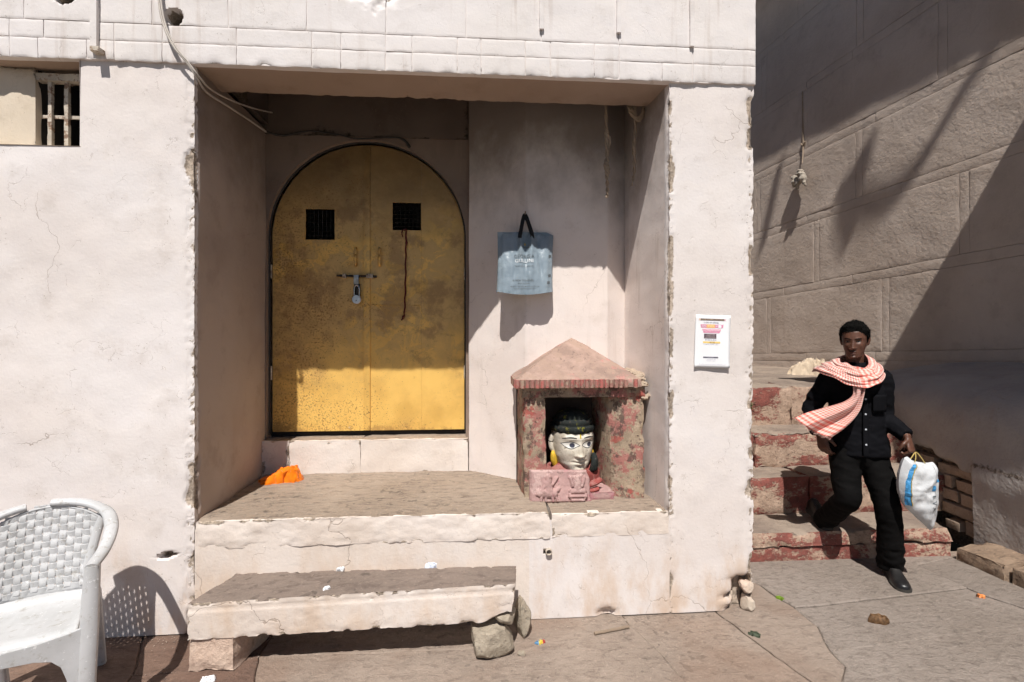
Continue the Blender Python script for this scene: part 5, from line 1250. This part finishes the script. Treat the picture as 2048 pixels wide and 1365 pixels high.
def skinm():
    t = T('dark brown skin'); n1 = t.noise(20, 4)
    c = t.mix(t.mr(n1, .35, .65), (.125, .055, .034), (.092, .039, .024))
    return t.fin(c, .45, t.bump(t.noise(240, 3), .15, .002), .45, **{'Subsurface Weight': .06, 'Subsurface Radius': (.01, .004, .002)})
SKIN = skinm(); mk('body', v, f, SKIN, man, sharp=None)
EYW = plain('eye white', (.22, .19, .165), .7, .1); LIP = plain('lip skin', (.10, .042, .032), .6, .2)
HAIRM = T('black hair'); _s = HAIRM.noise(60, 4, .7, HAIRM.scl(3, 3, .6)); HAIRM = HAIRM.fin((.006, .0055, .005), .85, HAIRM.bump(_s, .8, .01), .06)
for sx in (-1, 1):
    cx = .031 * sx
    v, f = MH.patch(lin(cx - .0125, cx + .0125, 10), lambda x: -.0015, lambda x: max(.0002, .0036 * (1 - (abs(x - cx) / .0126) ** 2)), .0016); e_ = mk('eye', v, f, EYW, man, sharp=None)
    v, f = MH.patch(lin(cx - .005, cx + .005, 8), lambda x: -.0012, lambda x: math.sqrt(max(1e-8, .005 ** 2 - (x - cx) ** 2)) * .75, .0024); mk('iris', v, f, INK, e_, sharp=None)
    v, f = MH.patch(lin(cx - .019, cx + .019, 10), lambda x: .0185 - 6 * (x - cx) ** 2 + .05 * (x - cx) * sx, lambda x: .0042 * (1 - .5 * (abs(x - cx) / .019) ** 2), .0016); mk('eyebrow', v, f, HAIRM, man, sharp=None)
    v, f = MH.patch(lin(cx - .014, cx + .014, 8), lambda x: .0035 - 8 * (x - cx) ** 2, lambda x: .0014, .0022); mk('eyelash', v, f, HAIRM, man, sharp=None)
v, f = MH.patch(lin(-.023, .023, 14), lambda x: -.0765, lambda x: .0075 * (1 - (abs(x) / .0235) ** 1.6) + .0003, .0010); mk('mouth', v, f, LIP, man, sharp=None)
v, f = MH.patch(lin(-.022, .022, 14), lambda x: -.0628, lambda x: .0034 * (1 - (abs(x) / .0235) ** 3) + .0002, .0008); mk('moustache', v, f, plain('stubble', (.02, .012, .010), .7), man, sharp=None)
# hair: a thick cap that starts at the hairline
def hairline(a_):
    c = math.cos(a_)
    if c > 0: return .066 + .010 * math.sin(a_ * 5) * .3 - .085 * (1 - c) ** 1.5 * (1 - .25 * sm(.0, .15, c))
    return -.030 - .045 * sm(0, .8, -c)
rings = []; na = 84
for j in range(25):
    q = j / 24; ring = []
    for i in range(na):
        a_ = 2 * math.pi * i / na; hl = hairline(a_); z = hl + (.1155 - hl) * q
        w, df, db, yo = interp(mprof, z); sa, ca = math.sin(a_), math.cos(a_); pw_ = 2.2
        x = w * math.copysign(abs(sa) ** (2 / pw_), sa); y = -(df if ca > 0 else db) * math.copysign(abs(ca) ** (2 / pw_), ca) + yo
        nn = V((x / .07, y / .095, (z - .01) / .10)).normalized(); th = .003 + .015 * sm(0, .35, q) * (.7 + .6 * max(0, ca) * sm(.1, .6, q)) + .005 * fb((x, y, z), 60, 3) * sm(0, .3, q)
        th += .008 * max(0, fb((x, y, z + 3), 25, 2)) * sm(.2, .6, q)
        ring.append(HM @ (V((x, y, z)) + nn * th))
    rings.append(ring)
v, f = loft(rings, cap=False); f.append(tuple(24 * na + i for i in range(na))); 
hq = random.Random(5)
for _ in range(1500):
    j = hq.randrange(2, 25); i = hq.randrange(na); p = rings[j][i]; c_ = HM @ V((0, .005, .02)); n_ = (p - c_).normalized()
    tg = V((hq.gauss(0, 1), hq.gauss(0, 1), hq.gauss(0, 1) + .3)); tg = (tg - n_ * tg.dot(n_)).normalized(); L = hq.uniform(.008, .017); w_ = n_.cross(tg) * .0016; b0 = len(v)
    v += [p - n_ * .003 - w_, p - n_ * .003 + w_, p + (n_ * hq.uniform(.25, .7) + tg * .8) * L]; f.append((b0, b0 + 1, b0 + 2))
mk('hair', v, f, HAIRM, man, sharp=None)

# --- clothes
def clothm(name, col, sheen=.15, bs=.25):
    t = T(name); n1 = t.noise(9, 4); c = t.mix(t.mr(n1, .35, .65), col, tuple(q * 1.35 for q in col))
    return t.fin(c, .82, t.bump(t.mth('ADD', t.noise(16, 4, .6), t.mul(t.noise(500, 1), .08)), bs, .012), .08, **{'Sheen Weight': sheen})
SHIRTM = clothm('black shirt cotton', (.0045, .0045, .0058), 0.); TROUM = clothm('black trouser twill', (.0036, .0033, .0033), 0.)
CX, CY = 2.612, 3.250
sh = [loft([ering((CX + dx, CY + dy, z), a_, b_, 36, 2.3) for z, a_, b_, dx, dy in ((.795, .175, .126, .02, 0), (.80, .180, .131, .02, 0), (.86, .176, .128, .015, 0), (.94, .167, .122, .006, 0), (1.02, .160, .116, 0, 0), (1.10, .158, .116, -.002, 0), (1.18, .162, .118, -.004, 0), (1.25, .166, .114, -.006, 0), (1.30, .160, .102, -.008, 0), (1.335, .126, .086, -.010, .003), (1.362, .085, .074, -.010, .006), (1.385, .068, .068, -.010, .008), (1.415, .064, .066, -.010, .010), (1.42, .058, .060, -.010, .010))])]
sh.append(limb([(2.50, 3.292, 1.285, .075), (*RS, .074), (2.440, 3.365, 1.20, .063), (*RE, .058), (2.390, 3.352, 1.0, .053), (2.376, 3.305, .945, .045), (2.374, 3.295, .925, .044)], 6))
sh.append(limb([(2.70, 3.212, 1.295, .075), (*LS, .073), (2.758, 3.198, 1.19, .062), (*LE, .058), (2.782, 3.13, 1.00, .053), (2.787, 3.065, .965, .045), (2.787, 3.045, .953, .043)], 6))
v, f, nr = remesh(sh, .0075, 5, .5)
def folds(p, k=1.):
    q = V((p.x * .8 + p.z * .5, p.y * .8 - p.z * .3, p.z * 1.2)); a_ = fb(q, 7, 3, 2.); b_ = fb(V((p.x, p.y, p.z * 1.7)), 14, 2, 6.)
    return k * (.0055 * (1 - abs(a_) * 2.2) + .0035 * b_)
vv = []
for p, n_ in zip(v, nr):
    arm = sm(.17, .22, abs((p - V((CX, CY, 0))).dot(RGT))) ; k = .75 + .9 * arm * sm(1.28, 1.1, p.z) + .4 * sm(.98, .84, p.z)
    vv.append(p + n_ * folds(p, k))
sh_o = mk('shirt', vv, f, SHIRTM, man, sharp=None)
def chest(x, z):   # point on the shirt front; x along RGT from the centre line
    for (z0, a0, b0), (z1, a1, b1) in (((.80, .188, .133), (.94, .174, .124)), ((.94, .174, .124), (1.10, .166, .118)), ((1.10, .166, .118), (1.25, .178, .116)), ((1.25, .178, .116), (1.335, .13, .086)), ((1.335, .13, .086), (1.415, .064, .066))):
        if z <= z1 or z1 == 1.415:
            t_ = (z - z0) / (z1 - z0); a_ = a0 + (a1 - a0) * t_; b_ = b0 + (b1 - b0) * t_; break
    y = b_ * max(.02, 1 - min(.98, abs(x) / a_) ** 2.3) ** (1 / 2.3)
    return V((CX, CY, z)) + RGT * x + FWD * (y + .012)
vs = [chest(x, z) for z in lin(.80, 1.36, 30) for x in lin(-.004, .028, 4)]
mk('placket', vs, [(i * 5 + j, i * 5 + j + 1, (i + 1) * 5 + j + 1, (i + 1) * 5 + j) for i in range(30) for j in range(4)], SHIRTM, sh_o, solid=.003)
BTN = plain('pale button', (.50, .52, .56), .3)
for z in (.885, .985, 1.085, 1.185, 1.285):
    c_ = chest(.012, z) + FWD * .003; v, f = tube([(*(c_ - FWD * .003), .0062), (*(c_ + FWD * .0015), .0060), (*(c_ + FWD * .0022), .0045)], 12); mk('button', v, f, BTN, sh_o)
vs = [chest(x, z) + FWD * .003 for z in lin(1.10, 1.215, 6) for x in lin(.055, .145, 6)]
mk('pocket', vs, [(i * 7 + j, i * 7 + j + 1, (i + 1) * 7 + j + 1, (i + 1) * 7 + j) for i in range(6) for j in range(6)], SHIRTM, sh_o, solid=.003)
for sx in (-1, 1):
    pts = [(V((CX - .010, CY + .010, 1.415)) + RGT * (.062 * math.cos(t_) * 1.0) * sx + FWD * .064 * math.sin(t_), t_) for t_ in lin(-.6, 1.45, 12)]
    vs = [q for p, t_ in pts for q in (p + V((0, 0, .006)), p + (RGT * sx * math.cos(t_) + FWD * math.sin(t_)) * .018 + V((0, 0, -.032 - .018 * sm(.8, 1.45, t_))))]
    mk('collar', vs, [(i * 2, i * 2 + 1, i * 2 + 3, i * 2 + 2) for i in range(12)], SHIRTM, sh_o, solid=.003)
tr = [loft([ering((2.618, 3.25, z), a_, b_, 32, 2.2) for z, a_, b_ in ((.70, .10, .08), (.74, .155, .105), (.80, .172, .118), (.87, .168, .116), (.90, .16, .11))])]
tr.append(limb([(2.690, 3.235, .83, .098), (2.703, 3.185, .70, .092), (2.712, 3.130, .56, .082), (*LK, .075), (2.732, 3.110, .35, .071), (2.752, 3.128, .20, .071), (2.764, 3.140, .10, .074), (2.768, 3.145, .060, .073)], 6, 22))
tr.append(limb([(2.548, 3.272, .83, .098), (2.530, 3.245, .70, .092), (2.510, 3.210, .58, .083), (*RK, .077), (2.515, 3.285, .42, .073), (2.535, 3.385, .33, .071), (2.548, 3.465, .265, .071), (2.552, 3.490, .235, .070)], 6, 22))
v, f, nr = remesh(tr, .0075, 5, .5)
mk('trousers', [p + n_ * folds(p + V((3, 1, 0)), .8 + .8 * sm(.30, .12, p.z)) for p, n_ in zip(v, nr)], f, TROUM, man, sharp=None)
LEATHER = T('black shoe leather'); _n = LEATHER.noise(60, 4); LEATHER = LEATHER.fin(LEATHER.mix(LEATHER.mr(LEATHER.noise(14, 4), .4, .7), (.010, .010, .011), (.026, .024, .023)), .38, LEATHER.bump(_n, .3, .004), .5)
SOLE = plain('worn shoe sole', (.05, .045, .04), .8)
def shoe(heel, toe, zup, pitch):
    heel, toe = V(heel), V(toe); L = (toe - heel).length; d = (toe - heel).normalized(); s_ = V((-d.y, d.x, 0)).normalized() * -1; u_ = s_.cross(d); u_ = u_ if u_.z > 0 else -u_
    def ring(t_, w, h, zb, bow=0):
        c_ = heel + d * (t_ * L) + s_ * bow; out = []
        for i in range(20):
            a_ = 2 * math.pi * i / 20; x = math.copysign(abs(math.cos(a_)) ** .7, math.cos(a_)) * w; z = math.sin(a_); z = h * z ** .85 if z > 0 else zb * 0
            out.append(c_ + s_ * x + u_ * (zb + max(0, z)))
        return out
    up = loft([ring(*q) for q in ((0.0, .020, .035, .022), (.02, .030, .075, .022), (.10, .036, .095, .022), (.25, .037, .102, .022), (.36, .038, .090, .020), (.48, .041, .070, .016), (.60, .046, .056, .012), (.74, .048, .046, .010), (.86, .045, .040, .010), (.95, .034, .033, .011), (.99, .020, .024, .012), (1.0, .008, .012, .014))])
    so = []
    for t_, w, z1 in ((-.01, .022, .022), (.03, .034, .022), (.12, .039, .022), (.30, .036, .020), (.45, .040, .016), (.62, .050, .012), (.78, .051, .010), (.90, .046, .011), (.97, .033, .012), (1.015, .012, .014)):
        c_ = heel + d * (t_ * L); so.append([c_ - s_ * w, c_ + s_ * w, c_ + s_ * w + u_ * (z1 + .004), c_ - s_ * w + u_ * (z1 + .004)])
    o = mk('shoe', up[0], up[1], LEATHER, man, sharp=50)
    v, f = loft(so); mk('sole', v, f, SOLE, o, sharp=40)
    lc = []
    for k in range(5):
        c_ = heel + d * ((.40 + .05 * k) * L) + u_ * (.096 - .011 * k); lc.append(tube(smooth_path([(*(c_ - s_ * .020 - u_ * .008), .0022), (*(c_ + u_ * .003), .0024), (*(c_ + s_ * .020 - u_ * .008), .0022)], 4), 6))
    c_ = heel + d * (.40 * L) + u_ * .103
    for sx in (-1, 1): lc.append(tube(smooth_path([(*c_, .002), (*(c_ + s_ * .025 * sx + u_ * .008), .002), (*(c_ + s_ * .04 * sx - u_ * .012 + d * .01), .002)], 4), 6))
    v, f = join(*lc); mk('lace', v, f, LEATHER, o)
shoe((2.800, 3.200, 0), (2.683, 2.935, 0), 0, 0)
shoe((2.562, 3.665, .262), (2.540, 3.418, .205), 0, 0)

# --- checked scarf
def gamcha():
    t = T('pink checked scarf'); uv = t.add('ShaderNodeUVMap', {}).outputs[0]; u, w, _ = t.xyz(uv)
    def st(x, f_, lo): return t.mr(t.mth('SINE', t.mul(x, f_)), lo, lo + .35)
    a_ = st(u, 2 * math.pi / .0150, -.25); b_ = st(w, 2 * math.pi / .0150, -.25)
    chk = t.mth('MULTIPLY', t.mth('ADD', a_, b_), .5)
    c = t.mix(chk, (.70, .60, .53), (.50, .12, .10))
    c = t.mix(t.mul(t.mr(t.noise(5, 3), .4, .7), .35), c, (.66, .30, .24))
    brd = t.mul(t.mr(w, .395, .405), t.mr(w, .53, .525)); stripe = st(w, 2 * math.pi / .034, -.1)
    c = t.mix(brd, c, t.mix(t.mul(t.mth('ADD', stripe, t.mul(a_, .5)), .6), (.80, .55, .48), (.74, .12, .085)))
    return t.fin(c, .85, t.bump(t.noise(400, 2), .2, .002), .1, **{'Sheen Weight': .15})
SCARFM = gamcha()
scarf = None
def sheet_uv(name, rows, parent, ulen, vlen, rip=None, solid=.0025):
    """rows: list of rows of points (along), each row runs across"""
    n = len(rows[0]); vs = [p for r_ in rows for p in r_]; uv = [(j / (n - 1) * ulen, i / (len(rows) - 1) * vlen) for i in range(len(rows)) for j in range(n)]
    return mk(name, vs, [(i * n + j, i * n + j + 1, (i + 1) * n + j + 1, (i + 1) * n + j) for i in range(len(rows) - 1) for j in range(n - 1)], SCARFM, parent, uv=uv, sharp=None, solid=solid)
# loop round the neck: centre x,y,z, then width vector
LP = [(2.570, 3.350, 1.400, .0, .02, .045), (2.640, 3.328, 1.420, .015, .015, .045), (2.682, 3.272, 1.425, .028, .0, .045), (2.690, 3.210, 1.412, .030, -.008, .046), (2.672, 3.155, 1.382, .026, -.018, .046), (2.628, 3.112, 1.348, .012, -.026, .044), (2.570, 3.096, 1.326, .0, -.030, .048), (2.508, 3.108, 1.322, -.010, -.035, .056), (2.462, 3.146, 1.342, -.030, -.036, .056), (2.432, 3.205, 1.366, -.055, -.040, .040), (2.440, 3.285, 1.388, -.065, .0, .042), (2.462, 3.350, 1.386, -.050, .045, .042), (2.505, 3.368, 1.395, -.02, .035, .030), (2.570, 3.352, 1.400, .0, .02, .045)]
rows = []
for i, q in enumerate(smooth_path(LP, 9)):
    c_, w_ = V(q[:3]) + V((0, 0, .012)), V((-q[3], -q[4], q[5])) * 1.15; out = (c_ - V((2.575, 3.235, c_.z))).normalized(); row = []
    for k in range(29):
        t_ = k / 28 * 2 - 1; amp = .013 * (1 - .3 * abs(t_))
        row.append(c_ + w_ * t_ + out * (.008 + .014 * (1 - t_ * t_) - .012 * max(0, t_) + amp * (1 - 2 * abs(math.sin(t_ * 4.6 + i * .03 + .6 * math.sin(i * .10)))) * .75 + .005 * math.sin(t_ * 15 + i * .07 + 1.5 * math.sin(i * .05)) + .003) + V((0, 0, .003 * math.sin(i * .5 + k))))
    rows.append(row)
scarf = sheet_uv('scarf', rows, man, .17, 1.0, solid=.003)
scarf['label'] = 'pink and white checked cotton scarf'
Lb = smooth_path([(2.470, 3.095, 1.330), (2.455, 3.078, 1.270), (2.448, 3.076, 1.215), (2.395, 3.092, 1.170), (2.300, 3.130, 1.130), (2.205, 3.170, 1.090), (2.140, 3.200, 1.050)], 8)
Rb = smooth_path([(2.545, 3.080, 1.320), (2.525, 3.066, 1.265), (2.510, 3.062, 1.205), (2.490, 3.066, 1.130), (2.455, 3.080, 1.060), (2.400, 3.098, .995), (2.330, 3.118, .935)], 8)
rows = []
for i, (a_, b_) in enumerate(zip(Lb, Rb)):
    a_, b_ = V(a_), V(b_); row = []; q = i / (len(Lb) - 1)
    nrm = V((-.45, -.85, .1)).normalized()
    for k in range(33):
        t_ = k / 32; p = a_.lerp(b_, t_); am = .012 + .012 * q
        p += nrm * (am * (1 - 2 * abs(math.sin(t_ * 5.2 + .4 + q * 1.3))) + .007 * math.sin(t_ * 21 + q * 5)) + V((0, 0, -.020 * math.sin(math.pi * t_) * q + .004 * math.sin(t_ * 30) * (q > .98)))
        if t_ < .12: p += nrm * -.02 * (1 - t_ / .12)
        row.append(p)
    rows.append(row)
sheet_uv('scarf_end', rows, scarf, .21, .52, solid=.0015)
fr = []
for k in range(0, 33):
    p = rows[-1][k]; dd = (rows[-1][k] - rows[-3][k]).normalized()
    for j in range(2):
        q_ = p.lerp(rows[-1][min(32, k + 1)], j * .5); fr.append(tube([(*q_, .0008), (*(q_ + dd * .012 + V((0, 0, -.004 + .003 * math.sin(k * 3 + j)))), .0005)], 4))
v, f = join(*fr); mk('fringe', v, f, plain('pale fringe thread', (.62, .38, .32), .9), scarf)

# ------------------------------------------------------------------ woven sack in his left hand
OUT = [(2.700, .838), (2.722, .842), (2.745, .822), (2.80, .806), (2.86, .800), (2.908, .797), (2.914, .72), (2.918, .64), (2.920, .55), (2.914, .466), (2.898, .415), (2.882, .371), (2.850, .398), (2.810, .430), (2.765, .472), (2.722, .510), (2.690, .555), (2.668, .61), (2.660, .67), (2.664, .73), (2.680, .79)]
OUT = [(q[0], q[1]) for q in smooth_path([(*p, 0) for p in OUT + OUT[:1]], 4)][:-1]
cx_, cz_ = 2.795, .63
sack = empty('woven_sack', (2.79, 2.97, .37), 'white woven plastic sack with blue print carried in the hand', 'sack')
def sacky(x, z, k, sgn):
    p = V((x, 0, z)); cr = .010 * (1 - abs(fb(p, 9, 3, 2.)) * 2.4) + .006 * fb(V((x * 1, 0, z * 3)), 9, 3, 5.)
    e = math.sqrt(max(0, 1 - k ** 2.2)); return 2.965 + .05 * (x - 2.79) + sgn * (.060 * e + cr * min(1, e * 2)) - .02 * sm(2.72, 2.66, x) * 0
nO = len(OUT); vs = []; fs = []
for sgn in (-1, 1):
    b0 = len(vs)
    for j in range(15):
        k = j / 14
        for (x, z) in OUT:
            X, Z = cx_ + (x - cx_) * k, cz_ + (z - cz_) * k; vs.append(V((X, sacky(X, Z, k, sgn), Z)))
    for j in range(14):
        for i in range(nO):
            q = (b0 + j * nO + i, b0 + j * nO + (i + 1) % nO, b0 + (j + 1) * nO + (i + 1) % nO, b0 + (j + 1) * nO + i); fs.append(q if sgn > 0 else q[::-1])
SACKM = T('white woven plastic'); _w = SACKM.noise(18, 4); SACKM = SACKM.fin(SACKM.mix(SACKM.mr(_w, .35, .65), (.60, .61, .62), (.50, .51, .52)), .45, SACKM.bump(SACKM.mth('ADD', _w, SACKM.mul(SACKM.noise(120, 2, .5, SACKM.scl(1, 1, 4)), .15)), .5, .01), .4)
mk('sack_body', vs, fs, SACKM, sack, sharp=75)
def kof(x, z):
    lo, hi = 0., 1.
    a0 = math.atan2(z - cz_, x - cx_); best = 9; r_ = math.hypot(x - cx_, z - cz_)
    for (p, q) in zip(OUT, OUT[1:] + OUT[:1]):
        a_ = math.atan2(p[1] - cz_, p[0] - cx_); d = abs((a_ - a0 + math.pi) % (2 * math.pi) - math.pi)
        if d < best: best = d; ro = math.hypot(p[0] - cx_, p[1] - cz_)
    return min(.99, r_ / ro)
def sackrow(rows_, mat, off=.0025):
    n = len(rows_[0]); vs = [V((x, sacky(x, z, kof(x, z), -1) - off, z)) for r_ in rows_ for x, z in r_]
    mk('print', vs, [(i * n + j, i * n + j + 1, (i + 1) * n + j + 1, (i + 1) * n + j) for i in range(len(rows_) - 1) for j in range(n - 1)], mat, sack, smooth=False)
BLUE = plain('sky blue print', (.055, .26, .52), .5, var=.25, vs=60)
edge = smooth_path([(2.728, .805), (2.706, .765), (2.690, .715), (2.683, .66), (2.688, .60), (2.702, .545)], 5)
sackrow([[(x - .011 + .011 * k, z) for k in (0, 1, 2)] for x, z in edge], BLUE)
sackrow([[(x, z) for x in lin(2.868, 2.908, 4)] for z in lin(.690, .708, 3)], BLUE)
sackrow([[(x, z) for x in lin(2.842, 2.864, 4)] for z in lin(.635, .672, 4)], BLUE)
sackrow([[(x, z) for x in lin(2.8665, 2.8685, 1)] for z in lin(.50, .79, 20)], plain('grey seam', (.35, .35, .36), .6))
for ch, z in (('E', .60), ('V', .562), ('A', .525)):
    v, f = text2d(ch, .046); mk('print', [V((2.852 + y, sacky(2.852 + y, z - x, kof(2.852 + y, z - x), -1) - .003, z - x)) for x, y in v], f, TXT, sack, smooth=False)
CORD = plain('yellow cord', (.42, .31, .10), .7)
hx, hy, hz = 2.785, 2.972, .862
v, f = join(tube(smooth_path([(2.722, 2.955, .815, .003), (2.745, 2.958, .838, .003), (hx - .006, hy, hz, .003), (hx + .010, hy, hz, .003), (2.815, 2.960, .83, .003), (2.838, 2.958, .795, .003)], 5), 7), tube(smooth_path([(2.752, 2.945, .80, .0026), (2.765, 2.950, .835, .0026), (hx, hy, hz, .0026)], 5), 7), tube([(x + .013, sacky(x + .013, z, kof(x + .013, z), -1) - .004, z, .0025) for x, z in edge], 6))
mk('cord', v, f, CORD, sack)
